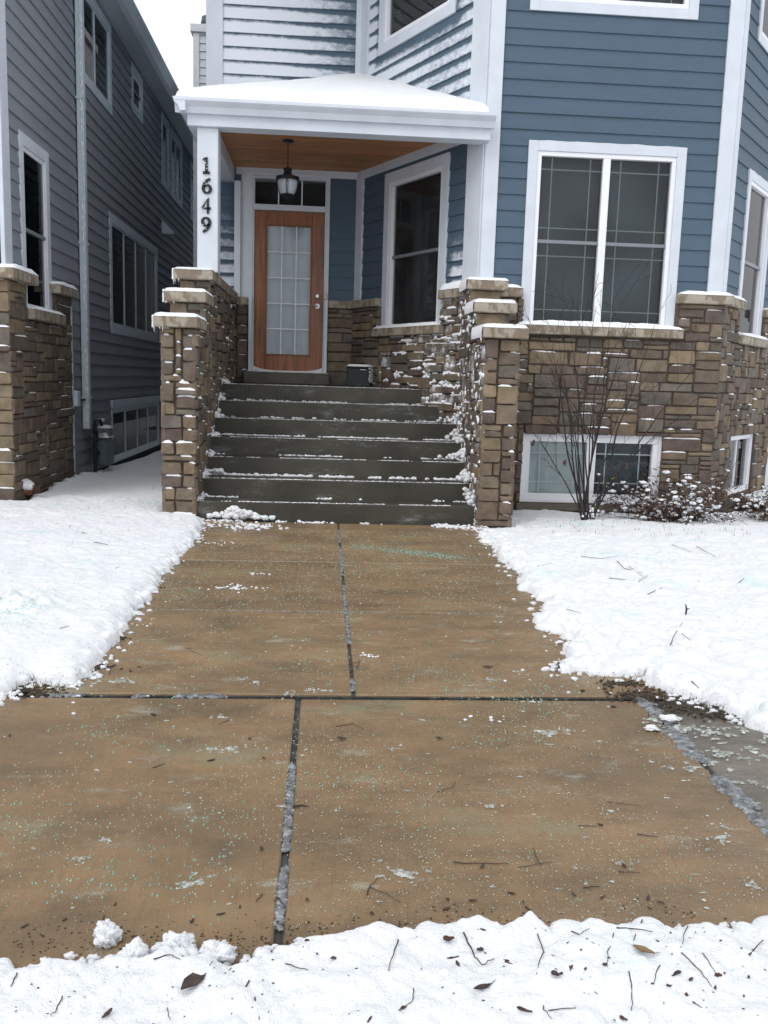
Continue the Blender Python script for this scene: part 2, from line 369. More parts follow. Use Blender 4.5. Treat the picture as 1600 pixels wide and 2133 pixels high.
    def build(s, name, mat, parent=None, base=None, smooth=False, fix=True, kind=None, attr=None, uv=None):
        me = bpy.data.meshes.new(name); b = BASE.get(parent, Vector((0, 0, 0))) if base is None else Vector(base)
        V = np.array(s.v, dtype=np.float64).reshape(-1, 3) - np.array(b)
        me.from_pydata([tuple(p) for p in V], [], s.f)
        if fix:
            bm = bmesh.new(); bm.from_mesh(me); bmesh.ops.recalc_face_normals(bm, faces=bm.faces); bm.to_mesh(me); bm.free()
        if smooth: me.polygons.foreach_set('use_smooth', [True]*len(me.polygons))
        if attr: 
            for an, vals in attr.items():
                A = me.attributes.new(an, 'FLOAT', 'POINT'); A.data.foreach_set('value', vals)
        if uv:
            ul = me.uv_layers.new(name='UVMap'); vi = np.empty(len(me.loops), dtype=np.int32); me.loops.foreach_get('vertex_index', vi)
            ul.data.foreach_set('uv', np.array(uv, dtype=np.float32)[vi].ravel())
        me.materials.append(mat); me.update()
        return link(name, me, parent, base)
BASE = {}
def link(name, me, parent=None, base=None):
    o = bpy.data.objects.new(name, me); COL.objects.link(o)
    if parent is not None: o.parent = parent; BASE[o] = BASE[parent]
    else:
        b = Vector(base) if base is not None else Vector((0, 0, 0)); o.location = b; BASE[o] = b
    return o
def tag(o, label=None, cat=None, group=None, kind=None):
    for k, v in (('label', label), ('category', cat), ('group', group), ('kind', kind)):
        if v: o[k] = v
    return o
def thing(name, label, cat, base, group=None):
    o = bpy.data.objects.new(name, None); COL.objects.link(o); o.location = base; o.empty_display_size = 0.2
    BASE[o] = Vector(base); tag(o, label, cat, group); return o

# ------------------------------------------------------------------ numpy noise for snow fields
def vnoise(x, y, seed):
    xi = np.floor(x).astype(np.int64); yi = np.floor(y).astype(np.int64); xf = x-xi; yf = y-yi
    def hsh(a, b):
        n = (a*374761393 + b*668265263 + seed*1442695041) & 0x7fffffff
        n = ((n ^ (n >> 13))*1274126177) & 0x7fffffff
        return ((n ^ (n >> 16)) & 0xffff)/65535.0
    sx = xf*xf*(3-2*xf); sy_ = yf*yf*(3-2*yf)
    a = hsh(xi, yi); b = hsh(xi+1, yi); c = hsh(xi, yi+1); d = hsh(xi+1, yi+1)
    return (a*(1-sx)+b*sx)*(1-sy_) + (c*(1-sx)+d*sx)*sy_
def fbm(x, y, seed, octv=4, gain=.5):
    t = 0; a = 1; n = 0
    for i in range(octv): t = t + a*vnoise(x*2**i, y*2**i, seed+i*17); n += a; a *= gain
    return t/n - .5
def poly_sd(X, Y, P):
    """signed distance to polygon, positive inside"""
    P = np.array(P); D = np.full(X.shape, 1e9); inside = np.zeros(X.shape, bool); n = len(P)
    for i in range(n):
        a = P[i]; b = P[(i+1) % n]; e = b-a; L2 = max(1e-12, e @ e)
        t = np.clip(((X-a[0])*e[0]+(Y-a[1])*e[1])/L2, 0, 1)
        D = np.minimum(D, np.hypot(X-a[0]-t*e[0], Y-a[1]-t*e[1]))
        c = ((a[1] > Y) != (b[1] > Y)); 
        with np.errstate(divide='ignore', invalid='ignore'):
            xi = (b[0]-a[0])*(Y-a[1])/(b[1]-a[1] if b[1] != a[1] else 1e-12)+a[0]
        inside ^= c & (X < xi)
    return np.where(inside, D, -D)

# ================================================================== WALL PLANES
YD, YB = 12.0, 9.6
XC, XB0, XB1 = 0.385, 1.61, 4.24             # inner corner, bay corners
W_DOOR = Wall((0, YD), (1, 0))
W_ANG = Wall((XC, YD), (XB0-XC, YB-YD)); ANGLEN = math.hypot(XB0-XC, YB-YD)
W_BAY = Wall((0, YB), (1, 0))
W_RT = Wall((XB1, YB), (math.cos(math.radians(50)), math.sin(math.radians(50))))
W_LH = Wall((-3.1, 0), (0, 1))               # grey house side wall, normal +X
W_SIDE = Wall((-1.53, 0), (0, -1))           # blue house left side, normal -X (u = -Y)
for W in (W_DOOR, W_ANG, W_BAY, W_RT, W_LH, W_SIDE): pass
def avg(*v): return sum(v)/len(v)
def rect(W, tl, tr, bl, br):
    a, b, c, d = [W.uz(*p) for p in (tl, tr, bl, br)]
    return avg(a[0], c[0]), avg(b[0], d[0]), avg(c[1], d[1]), avg(a[1], b[1])   # u0,u1,z0,z1

# ================================================================== GROUND
g = MB(); S = 400.0
g.add([(-S, -S, -0.16), (S, -S, -0.16), (S, S, -0.16), (-S, S, -0.16)], [(0, 1, 2, 3)])
tag(g.build('ground', M_SNOW, fix=False), kind='structure', label='snow covered ground around the houses')
def slabset(root, xs, ys, mat, gap=0.008, top=0.0, name='slab'):
    for i in range(len(xs)-1):
        for j in range(len(ys)-1):
            m = MB(); dz = random.uniform(-.002, .002)
            m.box(xs[i]+gap, xs[i+1]-gap, ys[j]+gap, ys[j+1]-gap, -0.10, top+dz, 0.006); m.build(name, mat, root)
m = MB(); m.box(-1.24, 1.57, 3.70, 8.30, -0.11, -0.012)
walk = tag(m.build('walkway', M_JOINT), kind='structure', label='wet concrete walkway leading to the front steps')
slabset(walk, [-1.24, 0.152, 1.57], [3.70, 5.09, 6.50, 8.30], M_PAVE)
m = MB(); m.box(-9, 9, 1.84, 3.66, -0.11, -0.014)
sw = tag(m.build('sidewalk', M_JOINT), kind='structure', label='wet tan concrete sidewalk crossing the foreground')
slabset(sw, [-9, -4.7, -3.2, -1.65, -0.087, 1.42], [1.84, 3.66], M_PAVE, gap=0.011)
slabset(sw, [1.42, 2.95, 4.5, 9], [1.84, 3.66], M_PAVEG, gap=0.014, top=-0.004)

# ================================================================== helpers for facades
def sheathing(parent, name, W, u0, u1, z0, z1, openings, mat, d=-0.004, th=0.05):
    us = sorted({u0, u1, *[min(max(o[i], u0), u1) for o in openings for i in (0, 1)]}); zs = sorted({z0, z1, *[min(max(o[i], z0), z1) for o in openings for i in (2, 3)]})
    m = MB()
    for i in range(len(us)-1):
        for j in range(len(zs)-1):
            if us[i+1]-us[i] < 1e-4 or zs[j+1]-zs[j] < 1e-4: continue
            cu, cz = (us[i]+us[i+1])/2, (zs[j]+zs[j+1])/2
            if any(o[0] < cu < o[1] and o[2] < cz < o[3] for o in openings): continue
            m.wbox(W, us[i], us[i+1], zs[j], zs[j+1], d-th, d)
    return m.build(name, mat, parent)
def siding(parent, W, u0, u1, z0, z1, openings, mat, exposure=0.163, thick=0.020, frost=None, phase=0.0):
    z = z0 - phase
    while z < z1-1e-3:
        za, zb = max(z, z0), min(z+exposure, z1); z += exposure
        if zb-za < 0.01: continue
        us = sorted({u0, u1, *[min(max(o[i], u0), u1) for o in openings for i in (0, 1)]})
        pieces = []
        for i in range(len(us)-1):
            if us[i+1]-us[i] < 1e-3: continue
            cu = (us[i]+us[i+1])/2; rng = [(za, zb)]
            for o in openings:
                if o[0] < cu < o[1]:
                    nr = []
                    for a, b in rng:
                        if o[3] <= a or o[2] >= b: nr.append((a, b)); continue
                        if o[2] > a: nr.append((a, o[2]))
                        if o[3] < b: nr.append((o[3], b))
                    rng = nr
            for a, b in rng:
                if b-a > 0.004:
                    if pieces and pieces[-1][1] == us[i] and pieces[-1][2:] == (a, b): pieces[-1] = (pieces[-1][0], us[i+1], a, b)
                    else: pieces.append((us[i], us[i+1], a, b))
        if not pieces: continue
        for (a, b, c, d) in pieces:
            m = MB(); fa = []; uv = []
            ns = max(1, int((b-a)/0.14)) if frost else 1
            o = len(m.v); t = thick*random.uniform(.92, 1.05)
            for k in range(ns+1):
                u = a+(b-a)*k/ns
                dt = lambda zz: t - (t-0.006)*(zz-za)/exposure
                for dd, zz in ((0.001, c), (dt(c), c), (dt((c+d)/2), (c+d)/2), (dt(d), d), (0.001, d)):
                    m.v.append(tuple(W.pt(u, zz, dd))); fa.append(frost(u, zz) if frost else 0.0); uv.append((u, (zz-(zb-exposure))/exposure))
            for k in range(ns):
                for q in range(5):
                    q2 = (q+1) % 5; m.f.append((o+k*5+q, o+k*5+q2, o+(k+1)*5+q2, o+(k+1)*5+q))
            m.f.append(tuple(o+q for q in range(5))); m.f.append(tuple(o+ns*5+q for q in range(5)))
            m.build('siding_board', mat, parent, attr={'frost': fa}, uv=uv)
def stones(parent, W, u0, u1, z0, z1, excl=(), cw=0.068, ch=0.062, dmin=0.012, dmax=0.035, snow=0.25, sh=0.014, light=False, big=1.0, seed=1, snow_mb=None, blobby=0.0, base_d=0.0, snowfn=None, frosted=None, sizes=None):
    """random ashlar veneer: every stone its own object"""
    R = random.Random(seed); nx = max(1, round((u1-u0)/cw)); nz = max(1, round((z1-z0)/ch)); cw = (u1-u0)/nx; ch = (z1-z0)/nz
    full = [[False]*nz for _ in range(nx)]
    for i in range(nx):
        for j in range(nz):
            cu, cz = u0+(i+.5)*cw, z0+(j+.5)*ch
            if any(e[0] < cu < e[1] and e[2] < cz < e[3] for e in excl): full[i][j] = True
    sm = snow_mb if snow_mb is not None else MB()
    sz_given = sizes is not None
    sizes = sizes or [(3, 2), (4, 2), (5, 2), (4, 3), (6, 3), (3, 1), (5, 1), (4, 1), (2, 2), (2, 1), (3, 3), (6, 2), (7, 2), (5, 3)]
    wts = [1]*len(sizes) if sz_given else [10, 11, 9, 5, 3*big, 5, 5, 5, 4, 2, 3, 6, 3*big, 4*big]
    for j in range(nz):
        i = 0
        while i < nx:
            if full[i][j]: i += 1; continue
            w, h = R.choices(sizes, wts)[0]
            run = 0
            while i+run < nx and not full[i+run][j] and run < w+1: run += 1
            if run == w+1 and i+w+1 <= nx and (i+w+1 == nx): w = w+1 if w < 7 else w
            w = min(w, run)
            hh = 1
            while hh < h and j+hh < nz and all(not full[i+k][j+hh] for k in range(w)): hh += 1
            for k in range(w):
                for q in range(hh): full[i+k][j+q] = True
            a, b, c, d = u0+i*cw, u0+(i+w)*cw, z0+j*ch, z0+(j+hh)*ch; i += w
            gp = R.uniform(.005, .011)
            a0, b0, c0, d0 = a+gp, b-gp, c+gp*.8, d-gp*.8
            dep = R.uniform(dmin, dmax)
            cu_ = min(.014, (b0-a0)*.15); cz_ = min(.011, (d0-c0)*.2)
            jt = lambda s_: R.uniform(-s_, s_)
            out = []
            for (pu, pz) in ((a0+cu_*R.uniform(.3, 1), c0), (avg(a0, b0)+jt(.04), c0-.001), (b0-cu_*R.uniform(.3, 1), c0), (b0, c0+cz_), (b0, d0-cz_*R.uniform(.3, 1)), (b0-cu_*R.uniform(.3, 1), d0), (avg(a0, b0)+jt(.04), d0+.001), (a0+cu_*R.uniform(.3, 1), d0), (a0, d0-cz_), (a0, c0+cz_*R.uniform(.3, 1))):
                out.append((pu+jt(.006), pz+jt(.0055)))
            mu, mz = avg(a0, b0), avg(c0, d0); n = len(out); bev = R.uniform(.004, .009)
            V = []; 
            for pu, pz in out: V.append(W.pt(pu, pz, base_d-.012))
            for pu, pz in out: V.append(W.pt(pu, pz, base_d+dep*.55))
            tu, tz = jt(.05), jt(.05)
            for pu, pz in out:
                su = (pu-mu)*(1-2*bev/max(.03, b0-a0)); sz_ = (pz-mz)*(1-2*bev/max(.03, d0-c0))
                V.append(W.pt(mu+su, mz+sz_, base_d+dep+tu*su+tz*sz_+jt(.0025)))
            V.append(W.pt(mu+jt(.03), mz+jt(.01), base_d+dep+R.uniform(0, .006)))
            Fc = []
            for k in range(n):
                k2 = (k+1) % n; Fc += [(k, k2, n+k2, n+k), (n+k, n+k2, 2*n+k2, 2*n+k), (2*n+k, 2*n+k2, 3*n)]
            m = MB(); m.add(V, Fc)
            pal = R.choices(range(8), [4, 5, 4, 3, 4, 2.2, 3, 3] if not light else [7, 4, 3, 1.5, 5, 2, 7, 1.5])[0]
            fz = frosted is not None and R.random() < frosted(mu, mz)
            m.build('stone', (M_STONEF if fz else M_STONE)[pal], parent)
            pr = snow if snowfn is None else snowfn(mu, d0)
            if R.random() < pr:
                x0 = a0+(b0-a0)*R.choice([0, 0, .1, .3, .5]); x1 = b0-(b0-a0)*R.choice([0, 0, .1, .3])
                if x1-x0 > .03:
                    hgt = sh*R.uniform(.5, 1.3)
                    sm.dome(W, x0, x1, d0-.002, base_d-.004, base_d+dep*.96, hgt, nu=max(3, int((x1-x0)/.03)), nd=3)
                    if blobby and R.random() < blobby*pr:
                        for q in range(R.randint(1, 4)):
                            uu = R.uniform(x0, x1); r_ = R.uniform(.012, .03)
                            p = W.pt(uu, d0+jt(.02), base_d+dep*.8); sm.blob(p, r_*R.uniform(.8, 1.3), r_*R.uniform(.8, 1.3), r_*R.uniform(.6, 1.2))
    if snow_mb is None and sm.f:
        tag(sm.build('snow', M_SNOW, parent, smooth=True, fix=False), kind='stuff')
    return sm
def coping(parent, W, u0, u1, z0, z1, d0, d1, snow=0.03, name='coping', snow_in=None):
    m = MB(); m.wbox(W, u0, u1, z0, z1, d0, d1, 0.008); c = m.build(name, M_CAST, parent)
    if snow:
        s = MB(); s.dome(W, u0+.004, u1-.004, z1, d0 if snow_in is None else snow_in, d1+.004, snow, nu=max(8, int((u1-u0)/.05)), nd=7, jag=.12)
        return c, s
    return c, None
def window(parent, W, u0, u1, z0, z1, cas=0.105, lights=1, split='hung', trim=M_WHITE, frame=M_VINYL, room=M_ROOM, glass=M_GLASS, grille='prairie', cas_bottom=True, head_snow=0.0, rooms=None, fw=0.045, casd=0.032, grillemat=None, ff=.018, pd=-.022):
    """casing (the window part) with frame, panes, grilles and what is seen behind the glass"""
    m = MB(); t = cas
    m.wbox(W, u0, u0+t, z0, z1, -0.01, casd, .003); m.wbox(W, u1-t, u1, z0, z1, -0.01, casd, .003)
    m.wbox(W, u0+t, u1-t, z1-t, z1, -0.01, casd-.001, .003)
    if cas_bottom: m.wbox(W, u0+t, u1-t, z0, z0+t, -0.01, casd-.001, .003)
    win = m.build('window', trim, parent)
    a, b, c, d = u0+t, u1-t, z0+(t if cas_bottom else 0), z1-t
    m = MB(); f = fw
    m.wbox(W, a, b, d-f, d, -.06, ff, .003); m.wbox(W, a, b, c, c+f, -.06, ff+.002, .003); m.wbox(W, a, a+f, c+f, d-f, -.06, ff, .003); m.wbox(W, b-f, b, c+f, d-f, -.06, ff, .003)
    cell = (b-a)/lights
    for k in range(1, lights): m.wbox(W, a+cell*k-f*.85, a+cell*k+f*.85, c+f, d-f, -.06, ff-.001, .003)
    m.build('frame', frame, win)
    for k in range(lights):
        p0 = a+cell*k+(f if k == 0 else f*.85); p1 = a+cell*(k+1)-(f if k == lights-1 else f*.85); q0, q1 = c+f, d-f
        if split == 'hung':
            zm = q0+(q1-q0)*.49; m = MB()
            m.wbox(W, p0, p1, zm-.018, zm+.018, -.045, pd+.016, .003); m.build('sash_rail', M_SASH, win)
            cells = [(p0, p1, q0, zm-.018, pd-.008), (p0, p1, zm+.018, q1, pd)]
        elif split == 'slide':
            um = avg(p0, p1); m = MB(); m.wbox(W, um-.014, um+.014, q0, q1, -.05, pd+.010, .003); m.build('sash_rail', frame, win)
            cells = [(p0, um-.014, q0, q1, pd-.008), (um+.014, p1, q0, q1, pd)]
        else: cells = [(p0, p1, q0, q1, pd-.006)]
        for (x0, x1, y0, y1, dd) in cells:
            m = MB(); m.wbox(W, x0-.004, x1+.004, y0-.004, y1+.004, dd-.005, dd); m.build('pane', glass, win)
            if grille == 'prairie':
                m = MB(); ins = min(.125, (x1-x0)*.24); gw = .0055
                for uu in (x0+ins, x1-ins): m.wbox(W, uu-gw, uu+gw, y0, y1, dd-.014, dd-.008)
                for zz in (y0+ins, y1-ins): m.wbox(W, x0, x1, zz-gw, zz+gw, dd-.0145, dd-.0085)
                m.build('grille', grillemat or M_GRILLE, win)
        mt = rooms[k] if rooms else room; bd = -.075 if mt == M_BLIND else -.20
        m = MB(); m.wbox(W, p0-.03, p1+.03, q0-.03, q1+.03, -.30, bd); m.build('interior_panel', mt, win)  # panel behind the glass; dark colours stand in for unlit room shade
        m = MB()   # reveal so that nothing leaks between frame and room
        m.wbox(W, p0-.04, p0-.03, q0-.03, q1+.03, -.30, -.05); m.wbox(W, p1+.03, p1+.04, q0-.03, q1+.03, -.30, -.05); m.wbox(W, p0-.04, p1+.04, q1+.03, q1+.04, -.30, -.05); m.wbox(W, p0-.04, p1+.04, q0-.04, q0-.03, -.30, -.05)
        m.build('reveal', M_ROOM, win)
    if head_snow:
        s = MB(); s.dome(W, u0, u1, z1, 0, casd, head_snow, nu=16, nd=2, jag=.6); tag(s.build('snow', M_SNOW, win, smooth=True, fix=False), kind='stuff')
    return win
def grow(o, k=0.02): return (o[0]+k, o[1]-k, o[2]+k, o[3]-k)

# ================================================================== BLUE HOUSE
house = thing('blue_house', 'blue sided house with white trim, stone base and snowy entry porch', 'house', (1.4, 10.8, 0))
ZTOP, ZCAP = 8.0, 2.36
ZC0 = ZCAP-0.10
# openings -----------------------------------------------------------
bayw = rect(W_BAY, (1098, 294), (1444, 308), (1085, 668), (1388, 680)); bayw = (bayw[0], bayw[1], 1.985, bayw[3])
bayu = rect(W_BAY, (1112, -300), (1466, -285), (1110, 23), (1463, 44)); bayu = (bayu[0], bayu[1], bayu[2], ZTOP-.6)
angw = rect(W_ANG, (808, 350), (947, 302), (796, 678), (922, 668)); angw = (angw[0], angw[1], 1.985, bayw[3]-.02)
angu = rect(W_ANG, (796, -200), (960, -250), (797, 97), (955, 45)); angu = (angu[0], angu[1], angu[2], ZTOP-.6)
basew = rect(W_BAY, (1086, 898), (1383, 906), (1078, 1046), (1366, 1052))
rtw = rect(W_RT, (1553, 330), (1640, 375), (1534, 690), (1600, 720)); rtw = (rtw[0], rtw[0]+1.1, 1.985, bayw[3]-.05)
rtb = rect(W_RT, (1512, 903), (1564, 905), (1503, 1030), (1552, 1025))
rtu = (W_RT.uz(1577, 60)[0], W_RT.uz(1577, 60)[0]+1.1, bayu[2], ZTOP-.6)
du0, du1 = W_DOOR.uz(502, 600)[0], W_DOOR.uz(684, 600)[0]       # door surround outer
dz0, dz1 = 1.43, W_DOOR.uz(605, 362)[1]
doorop = (du0, du1, 1.2, dz1)
print('BAYW', bayw, 'ANGW', angw, 'BASE', basew, 'RT', rtw, rtb, 'DOOR', doorop, 'angu', angu, 'bayu', bayu, 'ANGLEN', ANGLEN)

# siding walls --------------------------------------------------------
def frost_door(u, z):
    if z < 4.05:
        if u < -0.9: return max(0.0, 1.05 - 0.75*(z-2.3))*0.95 if z < 3.45 else 0.0
        return 0.0
    return 1.08 - 0.75*max(0.0, (u+0.75)/1.1)
def frost_ang(u, z):
    if z < 4.05: return max(0.0, 1.0-1.3*(z-2.35)) if u > ANGLEN-.55 else 0.0
    s = 0.74+0.18*math.sin(u*2.1+.6)
    if angu[0]-.1 < u < angu[1]+.1 and z > angu[2]-.12: s *= .3
    return s
wl = sheathing(house, 'siding_wall', W_DOOR, -1.53, XC+.05, ZC0, ZTOP, [grow(doorop)], M_SHEATH)
siding(wl, W_DOOR, -1.53, XC, ZCAP-.02, ZTOP, [grow(doorop)], M_BLUE, frost=frost_door)
wl = sheathing(house, 'siding_wall', W_ANG, 0, ANGLEN, ZC0, ZTOP, [grow(angw), grow(angu)], M_SHEATH)
siding(wl, W_ANG, 0, ANGLEN, ZCAP-.02, ZTOP, [grow(angw), grow(angu)], M_BLUE, frost=frost_ang)
wl = sheathing(house, 'siding_wall', W_BAY, XB0, XB1, ZC0, ZTOP, [grow(bayw), grow(bayu)], M_SHEATH)
siding(wl, W_BAY, XB0, XB1, ZCAP-.02, ZTOP, [grow(bayw), grow(bayu)], M_BLUE)
wl = sheathing(house, 'siding_wall', W_RT, 0, 2.6, ZC0, ZTOP, [grow(rtw), grow(rtu)], M_SHEATH)
siding(wl, W_RT, 0, 2.6, ZCAP-.02, ZTOP, [grow(rtw), grow(rtu)], M_BLUE)
wl = sheathing(house, 'siding_wall', W_SIDE, -34, -YD, 0.2, ZTOP, [], M_SHEATH)
siding(wl, W_SIDE, -34, -YD, 0.2, ZTOP, [], M_BLUE)
m = MB(); m.box(-1.8, 7.5, 9.2, 34.3, ZTOP, ZTOP+.25); m.build('roof', M_ROOFC, house)
m = MB(); m.box(-1.50, 6.0, 34.0, 34.1, 0, ZTOP); m.build('back_wall', M_SHEATH, house)
# corner boards --------------------------------------------------------
def trimboard(W, u0, u1, z0, z1, d1=.036, d0=-.005, mat=M_WHITE, name='corner_board'):
    m = MB(); m.wbox(W, u0, u1, z0, z1, d0, d1, .004); return m.build(name, mat, house)
trimboard(W_DOOR, -1.57, -1.36, 4.02, ZTOP); trimboard(W_SIDE, -YD-.18, -YD+.0, 0.2, ZTOP)
trimboard(W_DOOR, XC-.085, XC+.01, 4.02, ZTOP); trimboard(W_ANG, -.01, .20, 4.02, ZTOP)
trimboard(W_DOOR, XC-.015, XC+.01, ZCAP, 3.99, d1=.026); trimboard(W_ANG, -.005, .17, ZCAP, 3.99)
trimboard(W_ANG, ANGLEN-.27, ANGLEN+.015, ZCAP, ZTOP); trimboard(W_BAY, XB0-.005, XB0+.145, ZCAP-.0, ZTOP, d1=.038)
trimboard(W_BAY, XB1-.15, XB1+.012, ZCAP, ZTOP); trimboard(W_RT, -.008, .12, ZCAP, ZTOP, d1=.038)
trimboard(W_DOOR, -1.19, XC, 3.90, 3.99, d1=.030, name='frieze_board'); trimboard(W_ANG, .17, ANGLEN-.27, 3.885, 3.99, d1=.030, name='frieze_board')
# windows ---------------------------------------------------------------
window(house, W_BAY, *bayw, lights=2, cas=.10, rooms=[M_ROOMG, M_ROOMG], cas_bottom=False, head_snow=.007)
window(house, W_BAY, *bayu, lights=2, cas=.10, rooms=[M_ROOMG, M_ROOMG])
window(house, W_ANG, *angw, lights=1, cas=.12, glass=M_GLASSF, cas_bottom=False)
window(house, W_ANG, *angu, lights=1, cas=.12, glass=M_GLASSF)
window(house, W_RT, *rtw, lights=1, cas=.10, cas_bottom=False, head_snow=.012)
window(house, W_RT, *rtu, lights=1, cas=.10)
bw = window(house, W_BAY, *basew, lights=2, cas=.045, split='none', rooms=[M_BLIND, M_ROOMG], trim=M_VINYL, fw=.06, casd=.03, grillemat=M_GRILLEW)
window(house, W_RT, *rtb, lights=1, cas=.035, split='slide', trim=M_VINYL, fw=.03, room=M_ROOMG)
# stone base ---------------------------------------------------------------
ZG = -0.12
def wallback(W, u0, u1, z0, z1, op, d=0.05):
    return sheathing(house, 'stone_wall', W, u0, u1, z0, z1, op, M_MORTAR, d=d, th=.10)
SB = .05
SZ0, SZ1 = 1.885, 1.985
sill_bay = (bayw[0]-.06, bayw[1]+.08, SZ0, SZ1); sill_ang = (angw[0]-.07, angw[1]+.05, SZ0, SZ1); sill_rt = (rtw[0]-.05, rtw[1]+.06, SZ0, SZ1)
oph = lambda w, s: (w[0], w[1], s[2]+.02, 9)
exb = [(bayw[0], bayw[1], SZ0+.02, 9), grow(basew, .01), (basew[0]-.05, basew[1]+.03, -1, basew[2]+.01)]
wl = wallback(W_BAY, XB0-.02, XB1+.028, ZG, ZC0, [(bayw[0], bayw[1], SZ0+.02, 9), grow(basew, .01)])
stones(wl, W_BAY, 1.80, XB1+.05, ZG, ZC0, exb+[(bayw[0]-.06, bayw[1]+.08, SZ0, SZ1)], base_d=SB, snow=.28, sh=.012, seed=3, big=1.2, cw=.074, ch=.050)
m = MB(); m.wbox(W_BAY, basew[0]-.03, basew[1]+.02, basew[2]-.07, basew[2], .0, .10, .004); m.build('ledge', pm('ledge_concrete', srgb(96, 90, 82), rough=.8, var=.2, scale=12, bump=.3), house)
c, s = coping(wl, W_BAY, bayw[1]-.001, XB1+.115, ZC0, ZCAP, -.01, .125, .035); cs = [s]
c, s = coping(wl, W_BAY, 1.62, bayw[0]+.001, ZC0, ZCAP, -.01, .125, .03); cs.append(s)
c, s = coping(wl, W_BAY, *sill_bay[:2], SZ0, SZ1, .0, .135, .05, name='sill'); cs.append(s)
for s in cs: tag(s.build('snow', M_SNOW, wl, smooth=True, fix=False), kind='stuff')
wl = wallback(W_RT, 0, 2.6, ZG, ZC0, [(rtw[0], rtw[1], SZ0+.02, 9), grow(rtb, .01)])
stones(wl, W_RT, -.0, 2.5, ZG, ZC0, [(rtw[0], rtw[1], SZ0+.02, 9), (sill_rt[0], sill_rt[1], SZ0, SZ1), grow(rtb, .0)], base_d=SB, snow=.30, sh=.014, seed=5, cw=.055)
cs = [coping(wl, W_RT, .052, rtw[0]+.002, ZC0, ZCAP-.002, -.01, .123, .03)[1], coping(wl, W_RT, rtw[1]-.002, 2.6, ZC0, ZCAP-.002, -.01, .123, .03)[1], coping(wl, W_RT, *sill_rt[:2], SZ0, SZ1, 0, .13, .035, name='sill')[1]]
for s in cs: tag(s.build('snow', M_SNOW, wl, smooth=True, fix=False), kind='stuff')
wl = wallback(W_ANG, 0, ANGLEN, 0.3, ZC0, [(angw[0], angw[1], SZ0+.02, 9)])
stones(wl, W_ANG, .02, ANGLEN-.05, 0.36, ZC0, [(-1, 1.15, -1, 1.2), (1.15, 1.65, -1, 1.0), (1.65, 2.1, -1, .66),(angw[0], angw[1], SZ0+.02, 9), (sill_ang[0], sill_ang[1], SZ0, SZ1)], base_d=SB, seed=8, sh=.024, blobby=.6, dmax=.04, ch=.048, cw=.08,
       frosted=lambda u, z: .5 if u > 1.5 else (.2 if u > .9 else 0), snowfn=lambda u, z: min(1.0, .12 + max(0, (u-.75)*.75) + (.35 if (z < 1.55 and u > .5) else 0)))
cs = [coping(wl, W_ANG, .05, angw[0]+.002, ZC0, ZCAP, -.01, .115, .0)[1], coping(wl, W_ANG, angw[1]-.002, ANGLEN-.02, ZC0, ZCAP, -.01, .115, .07)[1], coping(wl, W_ANG, *sill_ang[:2], SZ0, SZ1, 0, .125, .035, name='sill')[1]]
for s in cs:
    if s: tag(s.build('snow', M_SNOW, wl, smooth=True, fix=False), kind='stuff')
jl = W_DOOR.uz(529.5, 600)[0]-.058
wl = wallback(W_DOOR, du1-.02, XC+.05, 1.2, ZC0, [])
wl2 = wallback(W_DOOR, -1.20, jl, 1.2, ZC0, [])
stones(wl2, W_DOOR, -1.17, jl, 1.25, ZC0, base_d=SB, seed=10, snow=.5, sh=.01)
stones(wl, W_DOOR, du1-.01, XC-.03, 1.25, ZC0, base_d=SB, seed=11, snow=.08, sh=.008)
coping(wl2, W_DOOR, -1.17, jl-.002, ZC0, ZCAP, -.01, .12, 0); coping(wl, W_DOOR, du1-.012, XC+.03, ZC0, ZCAP-.003, -.01, .118, 0)

# door with surround --------------------------------------------------------
LD = 1.255                                       # landing height
d0u, d1u = W_DOOR.uz(529.5, 600)[0], W_DOOR.uz(674, 600)[0]; dh0 = LD+.165; dh1 = W_DOOR.uz(603, 440)[1]
tz0, tz1 = W_DOOR.uz(603, 428)[1], W_DOOR.uz(603, 374)[1]
m = MB(); cas = .10
m.wbox(W_DOOR, du0, d0u-.02, ZCAP+.0, dz1, -.01, .042, .004); m.wbox(W_DOOR, d1u+.02, du1, ZCAP, dz1, -.01, .042, .004)
m.wbox(W_DOOR, d0u-.06, d0u-.02, dh0-.02, ZCAP, -.06, .135, .003); m.wbox(W_DOOR, d1u+.02, d1u+.06, dh0-.02, ZCAP, -.06, .135, .003)
m.wbox(W_DOOR, d0u-.02, d1u+.02, tz1+.03, dz1, -.01, .042, .004)
m.wbox(W_DOOR, d0u-.02, d0u-.001, dh0-.02, tz1+.03, -.06, .03, .003); m.wbox(W_DOOR, d1u+.001, d1u+.02, dh0-.02, tz1+.03, -.06, .03, .003)
m.wbox(W_DOOR, d0u-.001, d1u+.001, dh1, tz0, -.06, .036, .004); m.wbox(W_DOOR, d0u-.001, d1u+.001, tz1, tz1+.03, -.06, .03, .004)
m.build('door_surround', M_WHITE, house)
m = MB(); m.wbox(W_DOOR, d0u, d1u, tz0, tz1, -.045, -.04)
trn = m.build('transom', M_GLASS, house)
for k in (1, 2):
    m = MB(); uu = d0u+(d1u-d0u)*k/3; m.wbox(W_DOOR, uu-.008, uu+.008, tz0, tz1, -.039, -.028, .002); m.build('muntin', M_GRILLEW, trn)
m = MB(); m.wbox(W_DOOR, d0u-.02, d1u+.02, tz0-.02, tz1+.02, -.35, -.30); m.build('interior_panel', M_ROOM, trn)  # dark panel puts the shade behind the transom into colour
gl = [W_DOOR.uz(556, 600)[0], W_DOOR.uz(646, 600)[0], W_DOOR.uz(601, 738)[1], W_DOOR.uz(601, 471)[1]]
m = MB(); c_ = .004; D0, D1 = -.05, -.004
